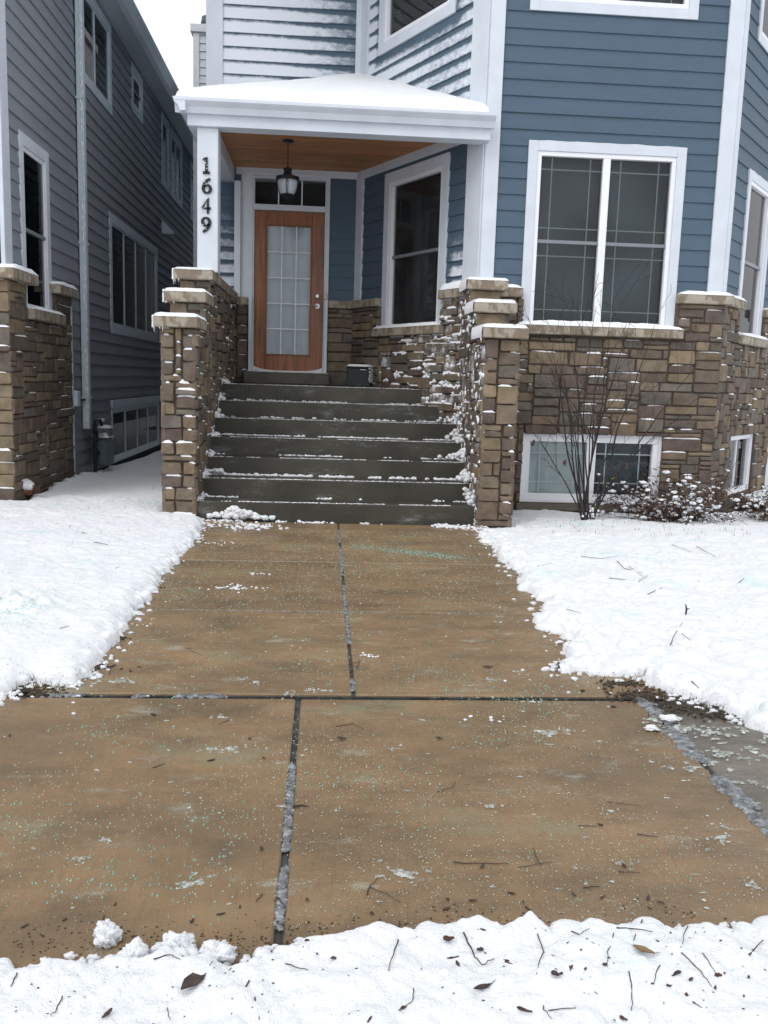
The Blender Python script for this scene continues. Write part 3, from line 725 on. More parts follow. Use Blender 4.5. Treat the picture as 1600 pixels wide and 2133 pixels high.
m.wbox(W_DOOR, d0u+.002, gl[0]-.018, dh0, dh1-.002, D0, D1, c_); m.wbox(W_DOOR, gl[1]+.018, d1u-.002, dh0, dh1-.002, D0, D1, c_)
m.wbox(W_DOOR, gl[0]-.018, gl[1]+.018, gl[3]+.018, dh1-.002, D0, D1-.001, c_); m.wbox(W_DOOR, gl[0]-.018, gl[1]+.018, dh0, gl[2]-.018, D0, D1-.001, c_)
door = m.build('door', M_WOOD, house)
m = MB()
m.wbox(W_DOOR, gl[0]-.02, gl[0], gl[2]-.02, gl[3]+.02, D0, .007, .005); m.wbox(W_DOOR, gl[1], gl[1]+.02, gl[2]-.02, gl[3]+.02, D0, .007, .005)
m.wbox(W_DOOR, gl[0], gl[1], gl[3], gl[3]+.02, D0, .006, .005); m.wbox(W_DOOR, gl[0], gl[1], gl[2]-.02, gl[2], D0, .006, .005)
m.build('glazing_bead', M_WOOD, door)
for i in range(3):
    for j in range(5):
        a = gl[0]+(gl[1]-gl[0])*i/3; b = gl[0]+(gl[1]-gl[0])*(i+1)/3; c = gl[2]+(gl[3]-gl[2])*j/5; d = gl[2]+(gl[3]-gl[2])*(j+1)/5
        m = MB(); m.wbox(W_DOOR, a, b, c, d, -.026, -.022); m.build('pane', M_GLASS, door)
for i in (1, 2):
    m = MB(); uu = gl[0]+(gl[1]-gl[0])*i/3; m.wbox(W_DOOR, uu-.007, uu+.007, gl[2], gl[3], -.0215, -.012, .002); m.build('muntin', M_GRILLEW, door)
for j in (1, 2, 3, 4):
    m = MB(); zz = gl[2]+(gl[3]-gl[2])*j/5; m.wbox(W_DOOR, gl[0], gl[1], zz-.007, zz+.007, -.0212, -.0125, .002); m.build('muntin', M_GRILLEW, door)
m = MB(); nn = 60; o = 0
for i in range(nn+1):
    u = gl[0]-.02+(gl[1]-gl[0]+.04)*i/nn; dd = -.075+.002*math.sin(i*1.15)+.004*math.sin(i*.4)
    m.v += [tuple(W_DOOR.pt(u, gl[2]-.02, dd)), tuple(W_DOOR.pt(u, gl[3]+.02, dd))]
m.f = [(2*i, 2*i+2, 2*i+3, 2*i+1) for i in range(nn)]
m.build('curtain', M_CURTAIN, door, smooth=True)
hu = W_DOOR.uz(661, 638)
m = MB(); p = W_DOOR.pt(hu[0], hu[1], 0)
m.tube([p+Vector((0, -.0, 0)), p+Vector((0, -.012, 0))], .032, 14); m.tube([p+Vector((0, -.008, 0)), p+Vector((0, -.05, 0))], .011, 8)
m.tube([p+Vector((.005, -.048, 0)), p+Vector((-.05, -.052, .002)), p+Vector((-.115, -.05, -.004))], [.011, .009, .006], 8); m.build('handle', M_NICKEL, door)
hu = W_DOOR.uz(661, 617); m = MB(); p = W_DOOR.pt(hu[0], hu[1], 0)
m.tube([p, p+Vector((0, -.018, 0)), p+Vector((0, -.026, 0))], [.032, .031, .022], 14); m.build('deadbolt', M_NICKEL, door)
hu = W_DOOR.uz(677.5, 618); m = MB(); m.wbox(W_DOOR, hu[0]-.012, hu[0]+.012, hu[1]-.045, hu[1]+.045, .03, .142, .004); m.build('doorbell', M_BRASSP, house)
m = MB(); m.wbox(W_DOOR, d0u-.11, d1u+.10, LD+.005, dh0-.006, -.06, .24, .008); thr = m.build('threshold', pm('threshold_concrete', srgb(92, 88, 80), rough=.75, var=.15, scale=8, bump=.3), house)
s = MB(); s.dome(W_DOOR, d0u-.11, d1u+.10, dh0-.006, .0, .245, .012, nu=24, nd=5, jag=.5)
nn = 24; o = len(s.v)
for i in range(nn+1):      # drift against the door leaf, deeper at both jambs
    a = i/nn; u = d0u+(d1u-d0u)*a; hh = .012+.05*(abs(2*a-1)**4)
    s.v += [tuple(W_DOOR.pt(u, dh0+.002+hh, -.006)), tuple(W_DOOR.pt(u, dh0+.002+hh*.7, .025)), tuple(W_DOOR.pt(u, dh0-.002, .075))]
for i in range(nn):
    for j in (0, 1): a = o+i*3+j; s.f.append((a, a+1, a+4, a+3))
tag(s.build('snow', M_SNOW, thr, smooth=True, fix=False), kind='stuff')

# porch roof, column, ceiling -------------------------------------------------
GY, GZ = 9.30, 4.035
gLx, gRx = -1.53, 1.66
m = MB()    # beam with fascia
m.box(-1.42, XB0+.02, 9.42, 9.62, 3.80, 4.02, .004); m.box(-1.42, -1.21, 9.62, YD, 3.80, 4.02, .004)
m.build('porch_beam', M_WHITE, house)
prof = lambda x: [(x, 9.42, GZ-.005), (x, 9.42, GZ-.125), (x, 9.37, GZ-.13), (x, 9.345, GZ-.075), (x, 9.31, GZ-.045), (x, 9.295, GZ-.03), (x, 9.295, GZ), (x, 9.31, GZ), (x, 9.31, GZ-.022), (x, 9.36, GZ-.03)]
m = MB(); m.extrude(prof(gLx), Vector((gRx-gLx, 0, 0)))
gut = m.build('gutter', M_WHITE, house)
m = MB(); m.extrude([(-1.42, 9.30, GZ-.005), (-1.42, 9.30, GZ-.125), (-1.47, 9.30, GZ-.13), (-1.495, 9.30, GZ-.075), (-1.53, 9.30, GZ-.045), (-1.545, 9.30, GZ)], Vector((0, YD-9.30, 0)))
m.build('gutter', M_WHITE, house)
m = MB(); m.box(-1.33, -1.12, 9.47, 9.68, 2.39, 3.80, .006); colm = m.build('porch_column', M_WHITE, house)
m = MB(); m.box(-1.20, -1.12, YD-.12, YD-.03, ZCAP, 3.80, .004); m.build('pilaster', M_WHITE, house)
# house number 1 6 4 9, snow streaked black figures
DG = {'1': [[(-.25, .32), (0, .5), (.02, -.5)], [(-.28, -.5), (.3, -.5)]],
      '6': [[(.30, .46), (.0, .34), (-.25, .05), (-.32, -.2), (-.2, -.43), (.05, -.5), (.28, -.38), (.34, -.18), (.2, .02), (-.05, .06), (-.26, -.08)]],
      '4': [[(.14, -.5), (.14, .5), (-.36, -.16), (.38, -.16)]],
      '9': [[(-.30, -.46), (.0, -.34), (.25, -.05), (.32, .2), (.2, .43), (-.05, .5), (-.28, .38), (-.34, .18), (-.2, -.02), (.05, -.06), (.26, .08)]]}
W_COL = Wall((0, 9.47), (1, 0))
def digit(ch, W, cu, cz, hgt, wd, d0, d1, parent, name, mat):
    m = MB()
    for st in DG[ch]:
        P = [Vector((x*hgt*.78, y*hgt, 0)) for x, y in st]
        for k in range(2):     # round the strokes
            if len(P) > 5:
                Q = [P[0]]
                for a, b in zip(P, P[1:]): Q += [a*.75+b*.25, a*.25+b*.75]
                P = Q+[P[-1]]
        L_, R_ = [], []
        for i, p in enumerate(P):
            t = (P[min(i+1, len(P)-1)]-P[max(0, i-1)]).normalized(); nrm = Vector((-t.y, t.x, 0)); w = wd*(1 if len(P) <= 5 else .65+.6*abs(t.y))
            L_.append(p+nrm*w/2); R_.append(p-nrm*w/2)
        o = len(m.v)
        for a, b in zip(L_, R_):
            for q, dd in ((a, d0), (b, d0), (b, d1), (a, d1)): m.v.append(tuple(W.pt(cu+q.x, cz+q.y, dd)))
        n = len(L_)
        for i in range(n-1):
            for q in range(4): q2 = (q+1) % 4; m.f.append((o+i*4+q, o+i*4+q2, o+i*4+4+q2, o+i*4+4+q))
        m.f.append((o, o+1, o+2, o+3)); m.f.append(tuple(o+(n-1)*4+q for q in range(4)))
    return m.build(name, mat, parent)
for ch, px, py in (('1', 430, 344), ('6', 431, 387), ('4', 430, 429), ('9', 430, 469)):
    u, z = W_COL.uz(px, py); digit(ch, W_COL, u, z, .148, .026, -.004, .014, colm, 'house_number', M_BLACK)
    s = MB()
    for q in range(7): s.blob(W_COL.pt(u+random.uniform(-.05, .01), z+random.uniform(-.06, .07), .012), random.uniform(.004, .010), .005, random.uniform(.003, .006), nu=6, nv=4)
    tag(s.build('snow', M_SNOW, colm, smooth=True, fix=False), kind='stuff')
# ceiling planks
m = MB(); m.add([(-1.42, 9.5, 4.02), (XB0, 9.5, 4.02), (XC, YD, 4.02), (-1.42, YD, 4.02)], [(0, 1, 2, 3)]); pc = m.build('porch_ceiling', M_SHEATH, house)
pw = .118; y = 9.60
while y < YD-.01:
    y1 = min(y+pw, YD); x1 = lambda yy: XB0+(XC-XB0)*(yy-YB)/(YD-YB) if yy > YB else XB0
    g_ = .003; m = MB(); zt, zb = 4.015, 3.985+random.uniform(-.001, .001)
    m.hexa([Vector(p) for p in ((-1.22, y+g_, zb), (x1(y), y+g_, zb), (x1(y1), y1-g_, zb), (-1.22, y1-g_, zb), (-1.22, y, zt), (x1(y), y, zt), (x1(y1), y1, zt), (-1.22, y1, zt))])
    m.build('ceiling_plank', M_CEIL, pc); y = y1
# roof deck and snow (hip from gutter corner to the inner corner)
APZ = 1.36+.3204*12-.14; apex = Vector((XC, YD+.02, APZ))
eave = [Vector((-1.53, YD, GZ-.02)), Vector((-1.53, 9.33, GZ-.02)), Vector((gRx-.06, 9.33, GZ-.02)), Vector((XB0+.02, YB, GZ+.06))]
m = MB(); m.add(eave+[apex]+[p-Vector((0, 0, .03)) for p in eave]+[apex-Vector((0, 0, .03))], [(0, 1, 4), (1, 2, 4), (2, 3, 4), (5, 9, 6), (6, 9, 7), (7, 9, 8), (0, 5, 6, 1), (1, 6, 7, 2), (2, 7, 8, 3)])
pr_ = m.build('porch_roof', M_ROOFC, house)
path = []
for a, b, n in ((eave[0], eave[1], 24), (eave[1], eave[2], 60), (eave[2], eave[3], 4)):
    path += [a.lerp(b, k/n) for k in range(n)]
path.append(eave[3]); s = MB(); NT = 30
ctr = sum(eave, Vector())/4
for i, p in enumerate(path):
    for j in range(NT+1):
        t = (j/NT)**1.3; q = p.lerp(apex, t)
        e = min(1, (j/NT)*9); th = .085*math.sqrt(max(0, e*(2-e)))*(1+.10*math.sin(q.x*2.3+q.y*1.7))+.05*t
        n_ = float(fbm(np.array([q.x*5]), np.array([q.y*5]), 5)[0])*.02
        s.v.append((q.x, q.y, q.z+.006+th+n_*e))
W_ = NT+1
for i in range(len(path)-1):
    for j in range(NT): a = i*W_+j; s.f.append((a, a+W_, a+W_+1, a+1))
so = s.build('snow', M_SNOW, pr_, smooth=True, fix=True); tag(so, kind='stuff')
# chimney chase behind, snow plastered; trim whitened further to imitate bright haze
W_CH = Wall((0, 15.2), (1, 0))
c0 = W_CH.uz(404, 120)[0]; cz1 = W_CH.uz(420, 52)[1]
chz = sheathing(house, 'chimney_chase', W_CH, c0, -1.5, 0.3, cz1, [], M_SHEATH)
siding(chz, W_CH, c0+.02, -1.5, 0.3, cz1-.12, [], M_BLUE, frost=lambda u, z: 1.45, exposure=.12)
m = MB(); m.box(c0, -1.53, 15.26, 16.4, 0.3, cz1-.02); m.build('chase_side', M_WHITE, chz)
m = MB(); m.wbox(W_CH, c0-.01, c0+.09, .3, cz1-.1, 0, .03, .003); m.wbox(W_CH, c0-.05, -1.5, cz1-.12, cz1, -1.2, .06, .005); m.build('chase_trim', M_SNOW, chz)
fx = c0+.20; m = MB(); fp = (fx, 15.7, cz1-.02)
m.lathe(fp, [(.15, 0), (.15, .06), (.155, .07), (.155, .12), (.15, .13), (.15, .2), (.16, .21), (.16, .25), (.15, .26), (.15, .31), (.05, .33)], 14); m.build('flue_cap', M_METERG, chz)

# ================================================================== FRONT STEPS
SX0, SX1, SY, RS, TR = -1.20, 1.475, 8.35, 0.1793, 0.34
steps = thing('front_steps', 'dark wet concrete front steps dusted with snow', 'steps', (0.1, SY, 0))
m = MB()
for i in range(7):
    m = MB(); y0 = SY+TR*i; last = i == 6
    m.box(SX0-.02, SX1+.02, y0, (YD-.0 if last else y0+TR+.03), (RS*i-.02 if i else -.1), RS*(i+1), .010)
    if i in (1, 3, 5): pass
    m.build('landing' if last else 'step', M_STEP, steps)
s = MB()
def snowline(x0, x1, y, z, dens, smin, smax, flat=.7, ymax=.03, holes=6.0, thr=.45, seed=0):
    n = int((x1-x0)*dens)
    for k in range(n):
        x = random.uniform(x0, x1)
        if float(fbm(np.array([x*holes+seed*7.3]), np.array([seed*3.1]), 31+seed, 3)[0])+.5 < thr: continue
        r = random.uniform(smin, smax)*(1.0 if random.random() < .85 else 1.5)
        s.blob((x, y+random.uniform(-ymax, 0), z+r*flat*.3), r*random.uniform(.8, 1.5), r, r*flat, nu=6, nv=4)
for i in range(7):
    y0 = SY+TR*i; z = RS*(i+1)
    # remnants along the nosing of each tread
    snowline(SX0, SX1, y0+.030, z, 230, .003, .009, .45, .028, 3, .33, i)
    if i < 6: snowline(SX0, SX1, y0+TR-.005, z, 170 if i in (1, 0, 3) else 90, .006, .019 if i in (1,) else .013, .8, .05, 4, .38 if i == 1 else .47, i+20)
    # heaps where treads meet the side walls
    for k in range(46): 
        r = random.uniform(.012, .032); s.blob((SX0+abs(random.gauss(0, .03)), y0+random.uniform(.0, TR), z+r*.4+max(0, random.gauss(.0, .02))), r, r, r*.8, nu=6, nv=4)
    for k in range(60):
        r = random.uniform(.012, .036); s.blob((SX1-abs(random.gauss(0, .035)), y0+random.uniform(.0, TR), z+r*.4+abs(random.gauss(.0, .05))), r, r, r*.8, nu=6, nv=4)
    for k in range(34):
        r = random.uniform(.008, .022); s.blob((SX0+.006, y0-.004, z-RS+random.uniform(0, RS)), r*.9, r*.8, r, nu=6, nv=4)
        r = random.uniform(.008, .022); s.blob((SX1-.006, y0-.004, z-RS+random.uniform(0, RS)), r*.9, r*.8, r, nu=6, nv=4)
# heap stuck to the lowest riser at the left, and along the foot
for k in range(90):
    x = -.78+random.gauss(0, .11) ; r = random.uniform(.012, .035); zz = max(.0, .095-.35*abs(x+.82))*random.random()
    s.blob((x, SY-.004-random.uniform(0, .035), .035+zz), r*1.2, r*.7, r*.8, nu=6, nv=4)
snowline(SX0, SX1, SY-.005, .0, 90, .006, .018, .7, .08, 4, .44, 41)
for (x, y, z, n) in ((1.36, SY+TR*3-.05, RS*3, 26), (1.33, SY+TR*6-.1, RS*6, 30), (1.40, SY+TR*5-.1, RS*5, 20), (-1.05, SY+TR*2-.04, RS*2, 18)):
    for k in range(n):
        r = random.uniform(.012, .03); s.blob((x+random.gauss(0, .06), y-abs(random.gauss(0, .05)), z+r*.5+random.uniform(0, .05)), r, r, r*.8, nu=6, nv=4)
tag(s.build('snow_on_steps', M_SNOWC, None, smooth=True, fix=False), label='snow left along the edges of the front steps', kind='stuff', cat='snow')

# ================================================================== STAIR SIDE WALLS
def stair_wall(x0, x1, inner, label, fronts, seed, inner_snow, zcaps, cx0, cx1, face_snow):
    y0, y1, y2 = fronts; yend = YD-.06 if inner > 0 else 9.75
    t = thing('stair_wall', label, 'stone wall', (avg(x0, x1), y0, 0), 'stone walls beside the front steps')
    b = .03; m = MB()
    zc = [z-.10 for z in zcaps]
    m.box(x0+b, x1-b, y0+.06+b, yend, ZG, zc[0]); m.box(x0+b, x1-b, y1+.06+b, yend, zc[0], zc[1]); m.box(x0+b, x1-b, y2+.06+b, yend, zc[1], zc[2])
    m.build('mortar_core', M_MORTAR, t)
    Wf = Wall((0, y0+.09), (1, 0)); smb = MB()
    stones(t, Wf, x0, x1, ZG, zc[0], base_d=.0, seed=seed, light=True, cw=.064, ch=.060, sizes=[(3, 2), (2, 2), (3, 2), (3, 3), (2, 1), (4, 1), (3, 2), (2, 2), (3, 1)], dmin=.018, dmax=.042, snow=face_snow, sh=.022, snow_mb=smb)
    for (yy, a, c) in ((y1, zcaps[0], zc[1]), (y2, zcaps[1], zc[2])):
        stones(t, Wall((0, yy+.09), (1, 0)), x0, x1, a+.005, c, seed=seed+3, light=True, cw=.09, ch=.075, snow=.1, snow_mb=smb)
    # face towards the steps
    Wi = Wall((x1-.03, 0), (0, 1)) if inner > 0 else Wall((x0+.03, 0), (0, -1))
    sgn = 1 if inner > 0 else -1
    def zlow(y): return ZG if y < SY else max(ZG, RS*min(7, int((y-SY)/TR))-.02)
    for (ya, yb, top) in ((y0+.06, y1+.06, zc[0]), (y1+.06, y2+.06, zc[1]), (y2+.06, yend, zc[2])):
        ua, ub = sorted((sgn*ya, sgn*yb))
        ex = [(min(sgn*(SY+TR*i), sgn*(SY+TR*(i+1))), max(sgn*(SY+TR*i), sgn*(SY+TR*(i+1))), -1, RS*i-.03) for i in range(7)]
        ex.append((min(sgn*(SY+TR*7), sgn*13), max(sgn*(SY+TR*7), sgn*13), -1, RS*7-.03))
        stones(t, Wi, ua, ub, ZG, top, excl=ex, base_d=.0, seed=seed+7+int(ya*10), cw=.062, ch=.058, dmin=.018, dmax=.045, snow_mb=smb, snow=inner_snow[0], sh=inner_snow[1], blobby=inner_snow[2], frosted=(lambda u, z: .6) if inner < 0 else None)
    # outer face
    Wo = Wall((x0+.03, 0), (0, -1)) if inner > 0 else Wall((x1-.03, 0), (0, 1))
    so_ = -1 if inner > 0 else 1
    for (ya, yb, top) in ((y0+.06, y1+.06, zc[0]), (y1+.06, min(yend, y1+1.0), zc[1])):
        ua, ub = sorted((so_*ya, so_*yb)); stones(t, Wo, ua, ub, ZG, top, base_d=0, seed=seed+40, cw=.09, ch=.075, snow=.4, sh=.015, snow_mb=smb)
    # stepped copings with their snow
    for k, (ya, yb, zt) in enumerate(((y0, y1+.08, zcaps[0]), (y1, y2+.08, zcaps[1]), (y2, yend, zcaps[2]))):
        m = MB(); m.box(cx0, cx1, ya, yb, zt-.10, zt, .008); cp_ = m.build('coping', M_CAST, t)
        s = MB(); Wt = Wall((0, yb), (1, 0)); hgt = .032 if k < 2 else .026
        nu, nd = 18, 10 if k < 2 else 30
        for i in range(nu+1):
            a = i/nu; x = cx0-.004+(cx1-cx0+.008)*a
            for j in range(nd+1):
                bb = j/nd; yy = ya-.004+(yb-ya)*bb
                e = min(1, 7*a, 7*(1-a), (yy-ya+.004)*16+.0); k_ = math.sqrt(max(0, e*(2-e)))
                s.v.append((x, yy, zt-.006+(hgt+.006)*k_+random.uniform(-.0015, .0015)))
        for i in range(nu):
            for j in range(nd): a = i*(nd+1)+j; s.f.append((a, a+1, a+nd+2, a+nd+1))
        if inner > 0:    # plastered on the windward edge with small icicles
            for q in range(26): r = random.uniform(.007, .012); s.blob((cx0-.001, ya+.004+random.random()*.02, zt-.10*random.random()), r, r, r*1.2, nu=6, nv=4)
            for q in range(3):
                x = cx0+random.uniform(.0, .10); Ln = random.uniform(.02, .06); s.tube([(x, ya+.006, zt-.098), (x+.002, ya+.006, zt-.10-Ln)], [.004, .0008], 5)
        else:            # snow driven over the face towards the steps
            nw = 14
            o = len(s.v)
            for i in range(nw+1):
                yy = ya+.002+(min(yb, ya+1.0)-ya)*i/nw
                for j in range(6): 
                    q = j/5; s.v.append((cx0-.002-.020*math.sin(q*2.6)*(.6+.4*math.sin(i*1.7)), yy, zt+.02-.115*q))
            for i in range(nw):
                for j in range(5): a = o+i*6+j; s.f.append((a, a+6, a+7, a+1))
        tag(s.build('snow', M_SNOW, cp_, smooth=True, fix=True), kind='stuff')
    if inner < 0:      # wind-packed snow on the stones facing the steps
        for k in range(240):
            yy = random.uniform(y0+.05, 9.75); zmax = zcaps[0]-.1 if yy < y1 else (zcaps[1]-.1 if yy < y2 else zcaps[2]-.1)
            zl = max(0, RS*math.ceil((yy-SY)/TR)) if yy > SY else 0
            zz = random.uniform(zl, zmax); nearfront = math.exp(-((yy-y0-.1)/.12)**2); nearcap = math.exp(-((zmax-zz)/.25)**2)
            cl = float(fbm(np.array([yy*4.0]), np.array([zz*3.2]), 77, 3)[0])+.5
            if random.random() > .10+.55*nearcap+.65*nearfront+(.5 if cl > .56 else 0): continue
            r = random.uniform(.006, .020); smb.blob((x0-.016-random.uniform(0, .018), yy, zz), r*.55, r*.9, r*random.uniform(.9, 2.0), nu=7, nv=6, jit=.4)
    tag(smb.build('snow', M_SNOW, t, smooth=True, fix=False), kind='stuff')
    return t
stair_wall(-1.50, -1.17, 1, 'stepped stone wall left of the front steps, under the numbered porch column', (8.23, 8.77, 9.31), 21, (.42, .018, .10), (1.866, 2.135, 2.40), -1.55, -1.15, .62)
stair_wall(1.46, 1.80, -1, 'stepped stone wall right of the front steps, plastered with snow on its inner face', (8.18, 8.74, 9.23), 61, (.9, .015, .25), (1.866, 2.135, 2.40), 1.43, 1.855, .30)

# ================================================================== LANTERN
lp = at_y(600, 315, 10.55); lz = 3.985
lan = thing('porch_lantern', 'black hanging lantern with pale glass under the porch ceiling', 'lantern', (lp.x, 10.55, 3.35))
PXM = 10.55/F
def lz_(py): return at_y(600, py, 10.55).z
C = (lp.x, 10.55, 0)
m = MB(); m.lathe(C, [(.005, lz), (.062, lz), (.066, lz-.008), (.05, lz-.022), (.015, lz-.03)], 18); m.build('canopy', M_BLACK, lan, smooth=False)
zt = lz_(351); zr = lz_(371); zb = lz_(408)
m = MB(); n = int((lz-.03-zt)/.022)
for k in range(n+1):
    z = lz-.03-k*(lz-.03-zt)/n; pts = []
    for q in range(9):
        a = q*math.pi/4; hx = .007*math.cos(a); hz = .015*math.sin(a)
        pts.append((C[0]+(hx if k % 2 else 0), C[1]+(0 if k % 2 else hx), z+hz))
    m.tube(pts, .0026, 5, cap=False)
m.build('chain', M_BLACK, lan)
m = MB(); m.lathe(C, [(.012, zt+.02), (.02, zt+.005), (.048, zt), (.05, zt-.018), (.042, zt-.026), (.046, zt-.05), (.066, zt-.085), (.095, zt-.105), (.132, zr+.012), (.134, zr-.022), (.125, zr-.026), (.118, zr-.012), (.02, zr)], 20); m.build('cap', M_BLACK, lan)
m = MB(); m.lathe(C, [(.112, zr-.015), (.113, zr-.06), (.104, zr-.11), (.085, zr-.165), (.062, zb+.012), (.05, zb+.01)], 20); m.build('glass', M_OPAL, lan, smooth=True)
m = MB()
for k in range(4):
    for off in (-.055, .055):
        a = math.pi/4*0+k*math.pi/2+math.pi/2*0+off*1.6-math.pi/2
        pts = [(C[0]+r*math.cos(a), C[1]+r*math.sin(a), z) for r, z in ((.120, zr-.015), (.120, zr-.06), (.111, zr-.11), (.092, zr-.165), (.066, zb+.008))]
        m.tube(pts, .0038, 5)
    a = k*math.pi/2-math.pi/2; rr = .12
    for zz in (zr-.035, zr-.062): m.tube([(C[0]+rr*math.cos(a-.09), C[1]+rr*math.sin(a-.09), zz), (C[0]+rr*math.cos(a+.09), C[1]+rr*math.sin(a+.09), zz)], .0035, 5)
m.build('cage', M_BLACK, lan)
m = MB(); m.lathe(C, [(.07, zb+.018), (.072, zb+.006), (.055, zb-.008), (.03, zb-.022), (.014, zb-.03), (.012, zb-.042), (.004, zb-.048)], 16); m.build('finial', M_BLACK, lan)

# ================================================================== BOX ON THE LANDING
W_BX = Wall((0, 11.25), (1, 0)); bu0, bu1 = W_BX.uz(722, 790)[0], W_BX.uz(768, 790)[0]; bz1 = W_BX.uz(745, 763)[1]
bxr = thing('delivery_box', 'small black box with a snowy top beside the front door', 'box', (avg(bu0, bu1), 11.4, LD))
m = MB(); m.frame_box(W_BX.pt(bu0, LD+.001, 0), W_BX.u*(bu1-bu0), Vector((.10, .28, 0)), Vector((0, 0, bz1-LD-.02)), .012); m.build('body', M_BOX, bxr)
m = MB(); m.frame_box(W_BX.pt(bu0-.006, bz1-.022, .006), W_BX.u*(bu1-bu0+.012), Vector((.104, .292, 0)), Vector((0, 0, .022)), .008); m.build('lid', M_BOX, bxr)
m = MB(); hz = W_BX.uz(755, 771)[1]; m.wbox(W_BX, W_BX.uz(749, 771)[0], W_BX.uz(763, 771)[0], hz-.006, hz+.002, 0, .012, .002); hd = m.build('handle', M_BOX, bxr)
s = MB(); hh = W_BX.uz(749, 771)[0]; s.dome(W_BX, hh, hh+.085, hz+.002, 0, .012, .006, nu=8, nd=2); tag(s.build('snow', M_SNOW, hd, smooth=True, fix=False), kind='stuff')
tu, tz_ = W_BX.uz(752, 803)
for k, ch in enumerate('1649'): digit(ch, W_BX, tu-.062+k*.05, tz_, .058, .010, 0, .002, bxr, 'printed_digit', M_DARKTXT)
s = MB(); nn = 14
for i in range(nn+1):
    for j in range(nn+1):
        a, b = i/nn, j/nn; e = min(1, 6*a, 6*(1-a), 6*b, 6*(1-b)); k = math.sqrt(e*(2-e))
        p = W_BX.pt(bu0-.004+(bu1-bu0+.008)*a, bz1, 0)+Vector((.10, .28, 0))*b; s.v.append((p.x, p.y, bz1-.002+.028*k+random.uniform(-.001, .001)))
for i in range(nn):
    for j in range(nn): a = i*(nn+1)+j; s.f.append((a, a+1, a+nn+2, a+nn+1))
for k in range(240):
    b = random.random()*.9; p = W_BX.pt(bu1, 0, 0)+Vector((.10, .28, 0))*b; z = LD+.06+(bz1-LD-.06)*random.random()
    r = random.uniform(.004, .009); s.blob((p.x+.002, p.y, z), r, r*1.2, r*1.3, nu=5, nv=4)
tag(s.build('snow', M_SNOW, bxr, smooth=True, fix=False), kind='stuff')

# ================================================================== GREY HOUSE (left)
gh = thing('grey_house', 'dark grey lap sided neighbouring house with stone corner and many windows', 'house', (-3.6, 14, 0))
YF = 9.0
def lrect(tl, br, pad=0): 
    a = W_LH.uz(*tl); b = W_LH.uz(*br); return (a[0], b[0], b[1], a[1])
tall = (9.48, 10.44, 1.98, 3.70); trip = (13.22, 16.85, 1.90, 3.58); basm = (13.18, 16.88, 0.02, 0.84)
upw = (11.74, 13.48, 4.92, 6.6); sml = (14.81, 15.65, 5.38, 6.09); trA = (17.36, 18.17, 4.80, 6.09); trB = (18.32, 19.74, 4.78, 6.09); lastw = (20.9, 22.0, 4.78, 6.05)
upw = (11.74, 13.48, 4.92, 6.12)
GOP = [tall, trip, basm, upw, sml, trA, trB, lastw]; ZS = 6.17
wl = sheathing(gh, 'siding_wall', W_LH, YF, 26, -.1, ZS, [grow(o) for o in GOP], M_SHEATH)
siding(wl, W_LH, YF, 26, 0.02, ZS, [grow(o) for o in GOP]+[(YF, 11.08, -1, ZC0-.05)], M_GREY, exposure=.158, thick=.024)
m = MB(); m.box(-9, -3.12, YF+.002, YF+.06, -.1, ZS); m.build('front_wall', M_GREY, gh)
def gtrim(u0, u1, z0, z1, d1=.036, mat=M_TRIMG, name='corner_board'):
    m = MB(); m.wbox(W_LH, u0, u1, z0, z1, -.005, d1, .004); return m.build(name, mat, gh)
gtrim(YF-.05, YF+.16, 2.25, ZS, mat=M_WHITE)
window(gh, W_LH, *tall, ff=.010, pd=.004, casd=.026, cas=.12, split='hung', grille=None, trim=M_WHITE, cas_bottom=False)
window(gh, W_LH, *trip, ff=.010, pd=.004, casd=.026, cas=.13, lights=4, fw=.028, split='none', grille=None, trim=M_TRIMG, frame=M_TRIMG)
window(gh, W_LH, *upw, ff=.010, pd=.004, casd=.026, cas=.12, lights=2, fw=.028, split='none', grille=None, trim=M_TRIMG, frame=M_TRIMG, rooms=[M_ROOMG, M_ROOMG])
window(gh, W_LH, *sml, ff=.010, pd=.004, casd=.026, cas=.12, split='hung', grille=None, trim=M_TRIMG, frame=M_VINYL, room=M_BLIND)
window(gh, W_LH, *trA, ff=.010, pd=.004, casd=.026, cas=.12, fw=.028, split='none', grille=None, trim=M_TRIMG, frame=M_TRIMG)
window(gh, W_LH, *trB, ff=.010, pd=.004, casd=.026, cas=.12, lights=2, fw=.028, split='none', grille=None, trim=M_TRIMG, frame=M_TRIMG)
window(gh, W_LH, *lastw, ff=.010, pd=.004, casd=.026, cas=.12, fw=.028, split='none', grille=None, trim=M_TRIMG, frame=M_TRIMG)
b_ = window(gh, W_LH, *basm, ff=.010, pd=.004, casd=.026, cas=.06, lights=2, split='slide', grille=None, trim=M_TRIMG, frame=M_TRIMG, fw=.035, head_snow=.012)
m = MB(); m.wbox(W_LH, basm[0]-.02, basm[1]+.02, basm[3]-.002, basm[3]+.10, -.005, .045, .004); m.build('head_board', M_TRIMG, gh)
